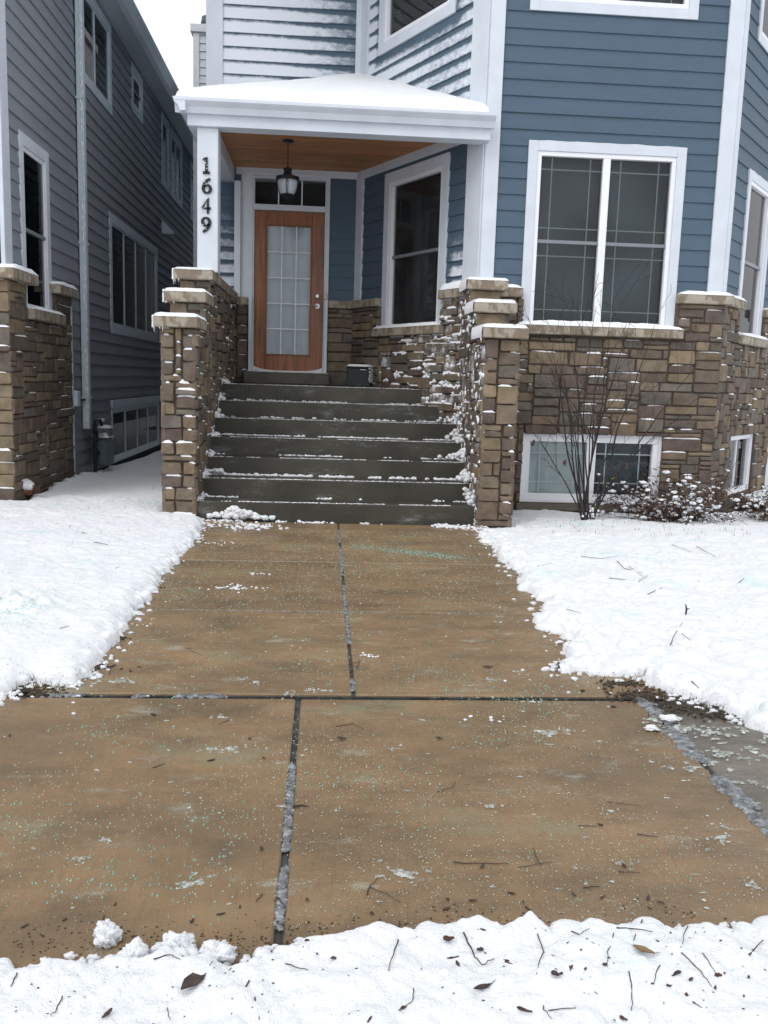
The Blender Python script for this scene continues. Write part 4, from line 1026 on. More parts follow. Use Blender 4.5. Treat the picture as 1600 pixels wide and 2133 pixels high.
# stone base at the street corner
wl = sheathing(gh, 'stone_wall', W_LH, YF-.05, 11.06, ZG, ZC0-.05, [(tall[0], tall[1], 1.88, 9)], M_MORTAR, d=.05, th=.15)
stones(wl, W_LH, YF-.06, 11.06, ZG, ZC0-.06, [(tall[0], tall[1], 1.88, 9), (tall[0]-.05, tall[1]+.08, 1.85, 1.96)], base_d=.05, seed=90, snow=.22, sh=.009, cw=.09, ch=.052, dmin=.006, dmax=.020)
W_LF = Wall((0, YF-.05), (1, 0)); stones(wl, W_LF, -4.6, -3.03, ZG, ZC0-.06, base_d=.0, seed=93, snow=.5, sh=.016, light=True, cw=.08)
m = MB(); m.box(-4.6, -3.06, YF-.04, YF-.005, ZG, ZC0-.06); m.build('mortar_core', M_MORTAR, wl)
cs = [coping(wl, W_LH, YF-.16, tall[0]+.10, ZC0-.06, ZCAP-.06, -.01, .15, .045)[1], coping(wl, W_LH, tall[1]-.08, 11.10, ZC0-.06, ZCAP-.06, -.01, .14, .04)[1], coping(wl, W_LH, tall[0]-.02, tall[1]+.08, 1.86, 1.965, 0, .15, .03, name='sill')[1]]
for s in cs: tag(s.build('snow', M_SNOW, wl, smooth=True, fix=False), kind='stuff')
coping(wl, W_LF, -4.6, -3.10, ZC0-.06, ZCAP-.062, -.01, .11, 0)
gtrim(11.07, 11.11, -.05, 2.2, d1=.06, name='edge_trim')
# soffit, gutter, roof
m = MB(); m.box(-3.12, -2.82, YF-.4, 26, ZS, ZS+.03); m.build('soffit', M_TRIMG, gh)
m = MB(); y_ = YF-.4; m.extrude([(-2.82, y_, ZS-.02), (-2.82, y_, ZS+.16), (-2.69, y_, ZS+.16), (-2.69, y_, ZS+.12), (-2.715, y_, ZS+.07), (-2.75, y_, ZS+.0)], Vector((0, 26-y_, 0))); m.build('gutter', M_TRIMG, gh)
m = MB(); m.extrude([(-2.80, y_, ZS+.165), (-2.80, y_, ZS+.20), (-7, y_, ZS+2.2), (-7, y_, ZS+2.1)], Vector((0, 26-y_, 0))); m.build('roof', M_ROOFC, gh)
m = MB(); m.box(-9, -3.15, 25.9, 26, -.1, ZS); m.build('back_wall', M_SHEATH, gh)
# downspout with snow on its windward edge
a = W_LH.uz(155, 0); b = W_LH.uz(166, 885)
m = MB(); u_ = 11.63; m.wbox(W_LH, u_-.055, u_+.055, .62, ZS, .03, .115, .008)
for zz in (1.0, 2.9, 4.6): m.wbox(W_LH, u_-.07, u_+.07, zz, zz+.03, .025, .122, .003)
m.build('downspout', M_TRIMG, gh)
s = MB()
for k in range(150):
    r = random.uniform(.008, .016); s.blob(W_LH.pt(u_-.058, random.uniform(.7, ZS), .08+random.random()*.03), r*.55, r*.55, r*2.2, nu=5, nv=4)
tag(s.build('snow', M_SNOW, gh, smooth=True, fix=False), kind='stuff')
# vent hood
vu, vz = W_LH.uz(337, 488)
m = MB(); W = W_LH; m.add([W.pt(vu-.12, vz, .02), W.pt(vu+.12, vz, .02), W.pt(vu+.12, vz, .22), W.pt(vu-.12, vz, .22), W.pt(vu-.12, vz+.24, .02), W.pt(vu+.12, vz+.24, .02), W.pt(vu-.12, vz+.05, .22), W.pt(vu+.12, vz+.05, .22)],
   [(0, 1, 2, 3), (0, 4, 5, 1), (4, 6, 7, 5), (3, 2, 7, 6), (0, 3, 6, 4), (1, 5, 7, 2)]); m.build('vent_hood', M_TRIMG, gh)
# gas meter
gb = thing('gas_meter', 'grey gas meter with pipes against the grey siding', 'gas meter', (-2.93, 11.75, 0))
W = W_LH; m = MB(); m.wbox(W, 11.78, 12.12, .12, .48, .09, .30, .03); m.wbox(W, 11.84, 12.06, .46, .52, .12, .27, .02); m.build('body', M_METERG, gb)
m = MB(); m.wbox(W, 11.86, 12.06, .50, .62, .14, .30, .02); m.build('index_box', M_METERG, gb)
m = MB(); q = lambda u, z, d: W.pt(u, z, d)
m.tube([q(11.62, -.05, .17), q(11.62, .66, .17), q(11.66, .72, .17), q(11.86, .72, .18), q(11.90, .66, .19), q(11.90, .5, .19)], .022, 8); m.tube([q(12.02, .5, .19), q(12.02, .62, .19), q(12.02, .64, .05)], .02, 8)
m.tube([q(11.62, .3, .17), q(11.80, .3, .17)], .03, 8); m.tube([q(11.60, .50, .17), q(11.64, .50, .17), q(11.64, .60, .17)], .04, 8); m.build('pipe', M_BLACK, gb)
m = MB(); m.lathe(W.pt(11.74, .56, .2), [(.01, 0), (.06, .005), (.065, .03), (.06, .05), (.02, .06)], 12); m.build('regulator', M_METERG, gb)
m = MB(); m.wbox(W, 11.88, 11.98, .70, .74, .16, .215, .004); m.build('tag', M_WHITE, gb)
s = MB(); s.dome(W, 11.78, 12.12, .50, .09, .30, .06, nu=10, nd=5); s.dome(W, 11.86, 12.06, .62, .14, .30, .03, nu=8, nd=4); tag(s.build('snow', M_SNOW, gb, smooth=True, fix=False), kind='stuff')
eb = thing('utility_box', 'small grey utility box with a conduit on the grey siding', 'box', W_LH.pt(11.17, .95, .03))
m = MB(); m.wbox(W, 11.12, 11.25, .92, 1.10, .02, .10, .006); m.build('body', M_TRIMG, eb)
m = MB(); m.tube([q(11.25, .99, .07), q(11.95, .985, .06)], .014, 8); m.build('conduit', M_BLACK, eb)
s = MB(); s.dome(W, 11.12, 11.25, 1.10, .02, .10, .012, nu=6, nd=3); tag(s.build('snow', M_SNOW, eb, smooth=True, fix=False), kind='stuff')

# ================================================================== SNOW FIELDS
def field(name, label, x0, x1, y0, y1, step, poly, thick, edge, base, seed, clods=(), mat=M_SNOWC, rough=.02, edge_noise=.05, big=.03, extra=None, stepfn=None):
    xs = np.arange(x0, x1+step*.5, step); ys = np.arange(y0, y1+step*.5, step)
    X, Y = np.meshgrid(xs, ys, indexing='ij')
    sd_ = poly_sd(X, Y, poly) + edge_noise*2*fbm(X*6, Y*6, seed+3, 3) + edge_noise*1.0*fbm(X*22, Y*22, seed+5, 2)
    t = np.clip(sd_/edge, 0, 1); prof = np.sqrt(t*(2-t))
    bz = base(X, Y) if callable(base) else base
    H = thick*prof + prof*(big*2*fbm(X*1.6, Y*1.6, seed, 3) + rough*2*fbm(X*13, Y*13, seed+9, 4, .6))
    for (n, rmin, rmax, fn, hh) in clods:     # broken clods pushed up by the shovel
        k = 0; tries = 0
        while k < n and tries < n*30:
            tries += 1
            cx, cy_ = NPR.uniform(x0, x1), NPR.uniform(y0, y1)
            i, j = int((cx-x0)/step), int((cy_-y0)/step)
            if i >= len(xs) or j >= len(ys): continue
            w = fn(cx, cy_, sd_[i, j])
            if NPR.rand() > w: continue
            k += 1; r = NPR.uniform(rmin, rmax)*(.6+.4*NPR.rand()); ax = NPR.uniform(.7, 1.3); an = NPR.uniform(0, 3.14)
            R_ = int(r*1.5/step)+1; i0, i1, j0, j1 = max(0, i-R_), min(len(xs), i+R_+1), max(0, j-R_), min(len(ys), j+R_+1)
            dx, dy = X[i0:i1, j0:j1]-cx, Y[i0:i1, j0:j1]-cy_
            du, dv = (dx*math.cos(an)+dy*math.sin(an))/ax, (-dx*math.sin(an)+dy*math.cos(an))*ax
            q = 1-(du*du+dv*dv)/(r*r); q = np.clip(q, 0, 1)
            top = H[i, j]*.75 + hh*r*(q**.45) + .15*r*fbm(dx*30/ (r*20), dy*30/(r*20), int(cx*997) & 1023, 2)
            sub = H[i0:i1, j0:j1]; H[i0:i1, j0:j1] = np.where(q > 0, np.maximum(sub, top), sub)
    if extra is not None: H = extra(X, Y, H, sd_)
    Z = np.where((sd_ <= 0) & (H <= 0.002), bz-.03, bz+H)
    nx, ny = X.shape
    V = np.stack([X, Y, Z], -1).reshape(-1, 3)
    idx = np.arange(nx*ny).reshape(nx, ny)
    Fq = np.stack([idx[:-1, :-1], idx[1:, :-1], idx[1:, 1:], idx[:-1, 1:]], -1).reshape(-1, 4)
    low = (Z <= bz-.029).reshape(-1) if not np.isscalar(bz) else (Z <= bz-.029).reshape(-1)
    keep = ~(low[Fq].all(1)); Fq = Fq[keep]
    used = np.unique(Fq); remap = -np.ones(nx*ny, int); remap[used] = np.arange(len(used)); V = V[used]; Fq = remap[Fq]
    me = bpy.data.meshes.new(name); me.vertices.add(len(V)); me.vertices.foreach_set('co', V.ravel())
    me.loops.add(Fq.size); me.loops.foreach_set('vertex_index', Fq.ravel().astype(np.int32)); me.polygons.add(len(Fq))
    me.polygons.foreach_set('loop_start', np.arange(0, Fq.size, 4, dtype=np.int32)); me.update(calc_edges=True); me.validate()
    me.polygons.foreach_set('use_smooth', [True]*len(me.polygons)); me.materials.append(mat)
    o = link(name, me); tag(o, label=label, kind='stuff')
    Hs = dict(x0=x0, y0=y0, step=step, Z=Z)
    def hz(x, y):
        i = min(max(int(round((x-x0)/step)), 0), nx-1); j = min(max(int(round((y-y0)/step)), 0), ny-1); return float(Z[i, j])
    return o, hz
P2 = lambda x, y, z=0: tuple(at_z(x, y, z))[:2]
# soil under the lawns shows where the shovel scraped
for (a, b) in ((-12, -1.20), (1.53, 12)):
    m = MB(); m.add([(a, 3.68, -.022), (b, 3.68, -.022), (b, 8.3, -.022), (a, 8.3, -.022)], [(0, 1, 2, 3)]); tag(m.build('lawn', M_SOIL, fix=False), kind='structure', label='dark soil and dead turf under the snow')
edgeR = [P2(x, y) for x, y in ((1000, 1104), (1025, 1140), (1050, 1170), (1080, 1200), (1105, 1235), (1140, 1258), (1118, 1292), (1165, 1325), (1195, 1362), (1152, 1396), (1215, 1402), (1268, 1408), (1330, 1412), (1400, 1450), (1500, 1478), (1570, 1515))]
polyR = edgeR + [(1.95, 3.30), (2.4, 3.52), (3.2, 3.60), (7.5, 3.6), (7.5, 10.6), (4.6, 10.2), (1.70, 9.58), (1.80, 8.3)]
baseR = lambda X, Y: -.02 - .055*np.clip((Y-8.0)/1.4, 0, 1)
def shov(cx, cy_, sd): return (1.0 if 0 < sd < .75 else (.25 if 0 < sd < 1.3 else 0))*(1 if cy_ < 7.9 else .15)
def sideR(X, Y, H, sd): 
    return np.where(sd > 0, H*(1-.35*np.clip((Y-7.2)/.8, 0, 1)), H)
lawnR, hR = field('lawn_snow', 'trampled shovelled snow heaped right of the walkway', 1.15, 5.2, 3.25, 9.7, .0125, polyR, .080, .09, baseR, 101,
      clods=[(240, .025, .06, lambda a, b, q: 1.0 if (0 < q < .16 and b < 7.9) else 0, .95), (300, .03, .085, shov, .62), (1300, .016, .045, shov, .7), (2600, .010, .022, shov, .8)], rough=.026, big=.045, edge_noise=.065, extra=sideR)
edgeL = [P2(x, y) for x, y in ((428, 1088), (418, 1110), (392, 1140), (352, 1185), (312, 1235), (268, 1300), (232, 1352), (190, 1405), (150, 1432), (112, 1424), (70, 1412), (30, 1436), (0, 1462))]
polyL = edgeL + [(-1.45, 3.60), (-2.2, 3.58), (-6, 3.6), (-6, 9.0), (-3.0, 9.0), (-3.0, 14), (-3.03, 22), (-1.6, 22), (-1.6, 12), (-1.47, 8.4)]
def shovL(cx, cy_, sd): return (1.0 if 0 < sd < .22 else (.12 if 0 < sd < .8 else 0))*(1 if cy_ < 8.2 else 0)
def sideL(X, Y, H, sd):
    lump = .05*np.exp(-(((X+1.66)/.22)**2+((Y-4.85)/.25)**2))
    drift = .10*np.exp(-((X+3.05)/.12)**2)*np.clip((Y-9)/1, 0, 1)*np.clip(1-(Y-11)/3, 0, 1)
    return np.where(sd > 0, H+lump*(1+3*fbm(X*14, Y*14, 5, 3))+drift, H)
lawnL, hL = field('lawn_snow', 'smooth snow left of the walkway with a shovelled edge', -3.25, -1.0, 3.25, 9.3, .0125, polyL, .095, .13, -.02, 202,
      clods=[(260, .02, .06, shovL, .65), (900, .012, .028, shovL, .8)], rough=.014, big=.035, edge_noise=.04, extra=sideL)
passL, hP = field('side_yard_snow', 'shaded untouched snow between the two houses', -3.12, -1.45, 9.24, 22.5, .05, polyL, .085, .10, lambda X, Y: -.02-.09*np.clip((Y-11)/4, 0, 1), 303, mat=M_SNOW, rough=.008, big=.02, extra=sideL)
for nm, lab, a in (('lawn_snow', 'far lawn snow beyond the left house corner', (-12, -3.2)), ('lawn_snow', 'far lawn snow beyond the bare shrub', (5.1, 12))):
    o, _ = field(nm, lab, a[0], a[1], 3.3, 12, .08, [(a[0]-1, 3.62), (a[1]+1, 3.62), (a[1]+1, 13), (a[0]-1, 13)], .075, .15, -.02, 404, rough=.012, big=.03)
edgeN = [P2(x, y, .03) for x, y in ((-60, 2005), (0, 1998), (60, 2002), (120, 1988), (190, 1990), (235, 1985), (300, 1992), (345, 1968), (395, 1990), (440, 1965), (475, 1990), (520, 1985), (560, 1962), (610, 1955), (660, 1945), (720, 1932), (800, 1925), (880, 1942), (950, 1928), (1000, 1918), (1045, 1948), (1100, 1925), (1150, 1946), (1200, 1928), (1260, 1935), (1300, 1925), (1380, 1930), (1450, 1920), (1530, 1922), (1600, 1915), (1680, 1912))]
polyN = edgeN + [(4.5, 2.05), (4.5, -1), (-4.5, -1), (-4.5, 2.0), (-.9, 1.98)]
def shovN(cx, cy_, sd): return 1.0 if 0 < sd < .14 else (.55 if 0 < sd < 1.4 else 0)
nearS, hN = field('curb_snow', 'broken bank of shovelled snow in the foreground', -1.35, 1.85, .75, 2.20, .0062, polyN, .085, .05, -.03, 505,
      clods=[(130, .03, .08, shovN, .55), (800, .010, .032, shovN, .75), (1500, .006, .013, shovN, .75), (260, .008, .022, lambda a, b, s: 1.0 if 0 < s < .05 else 0, .9)], rough=.024, big=.06, edge_noise=.03)
for nm, lab, a in (('curb_snow', 'bank of snow along the sidewalk beyond the left frame edge', (-9, -1.3)), ('curb_snow', 'bank of snow along the sidewalk beyond the right frame edge', (1.8, 9))):
    o, _ = field(nm, lab, a[0], a[1], -.8, 2.15, .06, [(a[0]-1, 2.0), (a[1]+1, 2.0), (a[1]+1, -2), (a[0]-1, -2)], .085, .08, -.03, 606, rough=.02, big=.05)
m = MB(); m.add([(-12, -4, -.04), (12, -4, -.04), (12, 2.0, -.04), (-12, 2.0, -.04)], [(0, 1, 2, 3)]); tag(m.build('verge', M_SOIL, fix=False), kind='structure', label='soil of the verge under the snow bank')
# soil tops for lawns behind the walkway line
for (a, b, c, d) in ((-3.1, -1.5, 8.3, 26), (1.8, 12, 8.3, 12)):
    m = MB(); m.add([(a, c, -.11), (b, c, -.11), (b, d, -.11), (a, d, -.11)], [(0, 1, 2, 3)]); tag(m.build('planting_bed', M_SOIL, fix=False), kind='structure', label='soil of the planting strip beside the house')

# loose crumbs of snow and slush at the edges and on the paving (uncountable)
s = MB()
def crumbs(n, pts, spread, rmin, rmax, flat=.7, z=0.0):
    for k in range(n):
        i = random.randrange(len(pts)-1); t = random.random(); p = Vector((*pts[i], 0)).lerp(Vector((*pts[i+1], 0)), t)
        r = random.uniform(rmin, rmax)**1.0; s.blob((p.x+random.gauss(0, spread), p.y+random.gauss(0, spread), z+r*flat*.4), r*random.uniform(.7, 1.4), r*random.uniform(.6, 1.2), r*flat*random.uniform(.6, 1.1), nu=8, nv=6, jit=.35)
crumbs(300, edgeR, .04, .004, .018); crumbs(60, edgeR, .16, .003, .010); crumbs(300, edgeL, .035, .004, .016); crumbs(60, edgeL, .14, .003, .009)
crumbs(240, edgeN, .018, .004, .014); 
crumbs(110, [(-1.1, 8.15), (-.5, 8.05), (-.75, 7.9)], .10, .006, .02); crumbs(90, [(1.1, 8.25), (1.47, 8.1)], .05, .006, .024)
for (px, py, n, w) in ((490, 1224, 60, .07), (545, 1195, 12, .04), (440, 1130, 30, .10), (1020, 1500, 8, .05), (765, 1366, 14, .03)):
    p = at_z(px, py)
    for k in range(n):
        r = random.uniform(.003, .010); s.blob((p.x+random.gauss(0, w), p.y+random.gauss(0, w*.6), r*.3), r*1.2, r, r*.6, nu=5, nv=4)
tag(s.build('snow_crumbs', M_SNOWC, None, smooth=True, fix=False), kind='stuff', label='loose crumbs of snow along the shovelled edges')

# ice in the joints and thin ice lumps on the slabs
s = MB()
def joint_ice(a, b, n, w, thr, seed, r0=.005, r1=.011):
    for k in range(n):
        t = random.random()
        if float(fbm(np.array([t*9.0]), np.array([seed*1.7]), 900+seed, 3)[0])+.5 < thr: continue
        p = Vector((*a, 0)).lerp(Vector((*b, 0)), t); r = random.uniform(r0, r1)
        s.blob((p.x+random.gauss(0, w), p.y+random.gauss(0, w), -.004), r*1.2, r*1.4, r*.45, nu=6, nv=4, jit=.35)
joint_ice((.152, 3.75), (.152, 7.95), 900, .004, .42, 1); joint_ice((-.087, 2.05), (-.087, 3.0), 420, .004, .42, 2, .005, .012)
joint_ice((1.42, 2.05), (1.42, 3.65), 800, .012, .30, 3, .008, .022); joint_ice((-1.2, 3.68), (-.4, 3.68), 300, .006, .42, 4, .006, .016)
joint_ice((-1.1, 6.5), (1.45, 6.5), 700, .003, .40, 5, .003, .008); joint_ice((-1.1, 5.09), (1.4, 5.09), 600, .003, .44, 6, .003, .008)
joint_ice((-.9, 8.30), (1.4, 8.30), 300, .006, .45, 7, .004, .010)
tag(s.build('joint_ice', M_ICEJ, None, smooth=True, fix=False), kind='stuff', label='ice and slush frozen into the slab joints')
s = MB()
def flake(p, r, t=.006):
    n = 7 if r < .016 else 17; o = len(s.v); rot = random.random()*6.28; e = random.uniform(.4, .8); ph = random.random()*6
    for k in range(n):
        a = 2*math.pi*k/n+rot; q = r*(.8+.25*math.sin(2*a+ph)+.15*math.sin(5*a+ph*2))*random.uniform(.55, 1.15); s.v.append((p.x+q*math.cos(a), p.y+q*e*math.sin(a), p.z+.0005))
    for k in range(n):
        v = s.v[o+k]; s.v.append((p.x+(v[0]-p.x)*.7, p.y+(v[1]-p.y)*.7, p.z+t*random.uniform(.2, 1.5)))
    s.v.append((p.x, p.y, p.z+t*1.1))
    for k in range(n):
        k2 = (k+1) % n; s.f.append((o+k, o+k2, o+n+k2, o+n+k)); s.f.append((o+n+k, o+n+k2, o+2*n))
for (px, py, r) in ((240, 1420, .055), (255, 1418, .03), (533, 1422, .028), (505, 1416, .025), (605, 1447, .032), (650, 1438, .028), (673, 1438, .026), (462, 1495, .03), (445, 1562, .03), (485, 1560, .045), (372, 1543, .018), (165, 1788, .035), (220, 1752, .024), (1145, 1527, .065), (1180, 1522, .03),
      (1022, 1680, .034), (1275, 1690, .020), (1510, 1723, .018), (1505, 1745, .04), (1570, 1845, .028), (1475, 1770, .014), (1290, 1800, .028), (1165, 1852, .014), (1025, 1415, .035), (1080, 1400, .02), (1110, 1462, .035), (1360, 1500, .05), (1420, 1520, .06), (1480, 1525, .07), (1510, 1570, .08), (1440, 1600, .06), (880, 1500, .02), (630, 1335, .02), (840, 1820, .05), (400, 1840, .05), (820, 1560, .03), (1250, 1545, .02), (1185, 1310, .02), (1040, 1285, .02), (690, 1440, .02), (700, 1690, .012), (590, 1680, .02)):
    c_ = at_z(px, py); flake(c_, r*.8, random.uniform(.002, .007))
    for q in range(int(5+r*160)): flake(c_+Vector((random.gauss(0, r*.9), random.gauss(0, r*.6), 0)), r*random.uniform(.08, .35), random.uniform(.002, .006))
for k in range(420):
    x, y = random.uniform(-1.0, 1.38), random.uniform(2.1, 7.9); flake(Vector((x, y, 0)), random.uniform(.004, .014), .003)
for k in range(300):
    x, y = random.uniform(1.44, 2.6), random.uniform(2.2, 3.6); flake(Vector((x, y, -.003)), random.uniform(.006, .03), .004)
tag(s.build('ice_flakes', M_ICE, None, smooth=True, fix=False), kind='stuff', label='thin flakes of ice on the wet concrete')
# de-icing salt
def salt(n, mat, name, label, fn, r0, r1):
    s = MB()
    k = 0
    while k < n:
        x, y = random.uniform(-1.05, 1.42), random.uniform(2.04, 7.95)
        if random.random() > fn(x, y): continue
        k += 1; r = random.uniform(r0, r1)*(1 if y < 4.5 else 1.25); o = len(s.v); a = random.random()*3
        c_, s_ = math.cos(a)*r, math.sin(a)*r; e = random.uniform(.6, 1.2)
        s.v += [(x+c_, y+s_, .0), (x-s_*e, y+c_*e, .0), (x-c_, y-s_, .0), (x+s_*e, y-c_*e, .0), (x+c_*.5, y+s_*.5, r*1.1), (x-c_*.4, y+s_*.3, r*1.2)]
        s.f += [(o, o+1, o+5, o+4), (o+1, o+2, o+5), (o+2, o+3, o+4, o+5), (o+3, o, o+4)]
    tag(s.build(name, mat, None, fix=False), kind='stuff', label=label)
def dens(x, y): return (1.0 if y < 3.66 else .45)*min(1, max(.05, .28+4.2*float(fbm(np.array([x*2.2]), np.array([y*2.2]), 55, 4)[0])))
salt(6500, M_SALTW, 'salt_grains', 'pale de-icing salt grains scattered over the concrete', dens, .0009, .0028)
def densc(x, y):
    d = max(0.0, 3.2*float(fbm(np.array([x*3.1]), np.array([y*3.1]), 88, 4)[0])-.28) if y < 4.2 else .02
    return min(1, d+1.2*math.exp(-(((x-.78)/.28)**2+((y-6.95+.5*(x-.7))/.10)**2)))
salt(1300, M_SALTT, 'salt_clumps', 'coarse teal salt granules clustered on the concrete', densc, .0020, .0046)
def denst(x, y):
    d = .35*max(.0, 1.0*float(fbm(np.array([x*1.7]), np.array([y*1.7]), 66, 3)[0])+.22) if y < 3.9 else .05
    d += 1.5*math.exp(-(((x-.78)/.28)**2+((y-6.95+.5*(x-.7))/.12)**2)) + .35*math.exp(-(((x-.35)/.25)**2+((y-7.2)/.15)**2))
    return min(1, d)
salt(5200, M_SALTT, 'teal_salt_grains', 'teal de-icing salt grains scattered over the concrete', denst, .0012, .0028)

# ================================================================== PLANTS
def grow_stem(m, p, d, L, r, rnd, depth=0, bend=.10, upw=.02, kids=None, nseg=9):
    pts = [Vector(p)]; rad = [r]; d = Vector(d).normalized(); tips = []
    for i in range(nseg):
        d = (d + Vector((rnd.gauss(0, bend), rnd.gauss(0, bend), rnd.gauss(0, bend)+upw))).normalized()
        pts.append(pts[-1]+d*(L/nseg)); rad.append(max(.0019, r*(1-.82*(i+1)/nseg)))
        if kids and depth < kids[0] and i > nseg*.25 and rnd.random() < kids[1]:
            sd_ = d.cross(Vector((rnd.uniform(-1, 1), rnd.uniform(-1, 1), rnd.uniform(-.3, 1)))).normalized()
            grow_stem(m, pts[-1], (d*.75+sd_*rnd.uniform(.35, .75)), L*rnd.uniform(.25, .5)*(1-i/nseg*.4), rad[-1]*.65, rnd, depth+1, bend*1.2, upw, kids, 6)
    m.tube(pts, rad, 5 if depth == 0 else 4)
    return pts
rs = random.Random(5)
sb = at_z(1222, 1088, -.01); sbz = hR(sb.x, sb.y)
bare = thing('bare_shrub', 'leafless multi-stemmed shrub in front of the basement window', 'shrub', (sb.x, sb.y, sbz-.02))
aims = [(1100, 800), (1130, 725), (1165, 735), (1195, 700), (1222, 690), (1250, 720), (1290, 745), (1325, 725), (1360, 760), (1375, 880), (1105, 900), (1180, 760), (1270, 800), (1215, 740), (1150, 830), (1310, 850)]
for k, (ax_, ay_) in enumerate(aims):
    tgt = at_y(ax_, ay_, sb.y+rs.uniform(-.35, .25)); p = Vector((sb.x+rs.uniform(-.06, .06), sb.y+rs.uniform(-.05, .05), sbz-.03)); d = tgt-p
    m = MB(); grow_stem(m, p, d+Vector((-.10*d.x, 0, .05*d.length)), d.length*1.15, rs.uniform(.008, .013), rs, 0, .055, .0, (2, .62), 12); m.build('stem', M_TWIGG, bare)
for (px, py, mt) in ((1176, 962, M_LEAF), (1306, 972, M_LEAFD), (1112, 922, M_LEAFD)):
    p = at_y(px, py, sb.y-.12); m = MB(); 
    for q in range(3): m.blob((p.x+rs.uniform(-.01, .01), p.y, p.z+rs.uniform(-.02, .02)), .012, .008, .022, nu=6, nv=4)
    m.build('dead_leaf', mt, bare)
s = MB()
for q in range(26): r = rs.uniform(.006, .014); s.blob((sb.x+rs.gauss(.01, .035), sb.y+rs.gauss(-.02, .03), sbz+rs.uniform(0, .13)), r, r, r, nu=6, nv=4)
tag(s.build('snow', M_SNOW, bare, smooth=True, fix=False), kind='stuff')

def low_shrub(name, label, c, rx, ry, h, nst, seed, group=None):
    rnd = random.Random(seed); t = thing(name, label, 'shrub', c, group)
    st = MB(); lf = MB(); ly = MB(); sn = MB()
    for k in range(nst):
        a = rnd.uniform(0, 6.28); q = math.sqrt(rnd.random()); p = Vector((c[0]+rx*.45*q*math.cos(a), c[1]+ry*.45*q*math.sin(a), c[2]-.02))
        d = Vector((math.cos(a)*rx*q*1.3, math.sin(a)*ry*q*1.3, h*rnd.uniform(.6, 1.15)))
        pts = grow_stem(st, p, d, d.length*rnd.uniform(.9, 1.2), .0035, rnd, 0, .16, -.06, (1, .35), 8)
        for i, pt in enumerate(pts[2:]):
            for z in range(3):
                o = pt+Vector((rnd.gauss(0, .03), rnd.gauss(0, .025), rnd.gauss(0, .02)))
                n_ = Vector((rnd.gauss(0, 1), rnd.gauss(0, 1), rnd.gauss(0, 1)+.5)).normalized(); u_ = n_.cross(Vector((rnd.random(), rnd.random(), rnd.random()))).normalized(); v_ = n_.cross(u_); L_ = rnd.uniform(.012, .024)
                mm = ly if rnd.random() < .02 else lf
                mm.add([o-u_*L_, o+v_*L_*.45+n_*.003, o+u_*L_, o-v_*L_*.45+n_*.003], [(0, 1, 2), (0, 2, 3)])
            if rnd.random() < .38:
                r = rnd.uniform(.008, .026); sn.blob(pt+Vector((rnd.gauss(0, .012), rnd.gauss(0, .012), r*.4)), r*rnd.uniform(.9, 1.8), r*rnd.uniform(.9, 1.5), r*.7, nu=6, nv=4)
    st.build('stems', M_TWIG, t, fix=False); tag(lf.build('leaves', M_LEAF, t, fix=False), kind='stuff')
    if ly.f: tag(ly.build('yellow_leaves', M_LEAFY, t, fix=False), kind='stuff')
    tag(sn.build('snow', M_SNOW, t, smooth=True, fix=False), kind='stuff')
    return t
c = at_z(1410, 1092, -.03); low_shrub('low_shrub', 'low twiggy shrub loaded with snow below the stone corner', (c.x, c.y+.12, -.03), .44, .30, .44, 140, 3, 'snowy shrubs at the foot of the house')
c = at_z(1592, 1088, -.03); low_shrub('low_shrub', 'small twiggy snow covered shrub at the right edge of the photo', (c.x+.06, c.y+.15, -.03), .26, .24, .36, 55, 4, 'snowy shrubs at the foot of the house')
# dried hydrangea
hp = at_z(40, 1040, .03); hy = thing('hydrangea', 'dried brown hydrangea heads capped with snow beside the grey house', 'plant', (hp.x, hp.y, .05))
rnd = random.Random(9)
for (px, py, r) in ((58, 1018, .085), (15, 1014, .05), (2, 1000, .055), (3, 1036, .06), (-25, 1020, .07)):
    p = at_y(px, py, hp.y+rnd.uniform(-.08, .12))
    m = MB()
    for q in range(150):
        n_ = Vector((rnd.gauss(0, 1), rnd.gauss(0, 1), rnd.gauss(0, 1))).normalized(); o = p+n_*r*rnd.uniform(.75, 1); u_ = n_.cross(Vector((rnd.random(), rnd.random(), rnd.random()))).normalized(); v_ = n_.cross(u_); L_ = r*.22
        m.add([o-u_*L_-v_*L_*.3, o+v_*L_+n_*L_*.3, o+u_*L_-v_*L_*.2, o-v_*L_], [(0, 1, 2, 3)])
    fh = m.build('flower_head', M_HYD, hy, fix=False)
    s = MB(); s.blob(p+Vector((-.008, -.01, r*.35)), r*.95, r*.95, r*.72, jit=.10, nu=14, nv=9); tag(s.build('snow', M_SNOW, fh, smooth=True, fix=False), kind='stuff')
    m = MB(); grow_stem(m, (p.x+rnd.uniform(-.08, .08), p.y+rnd.uniform(-.05, .05), .0), (rnd.uniform(-.2, .2), 0, 1), max(.1, p.z), .005, rnd); m.build('stem', M_TWIG, hy)

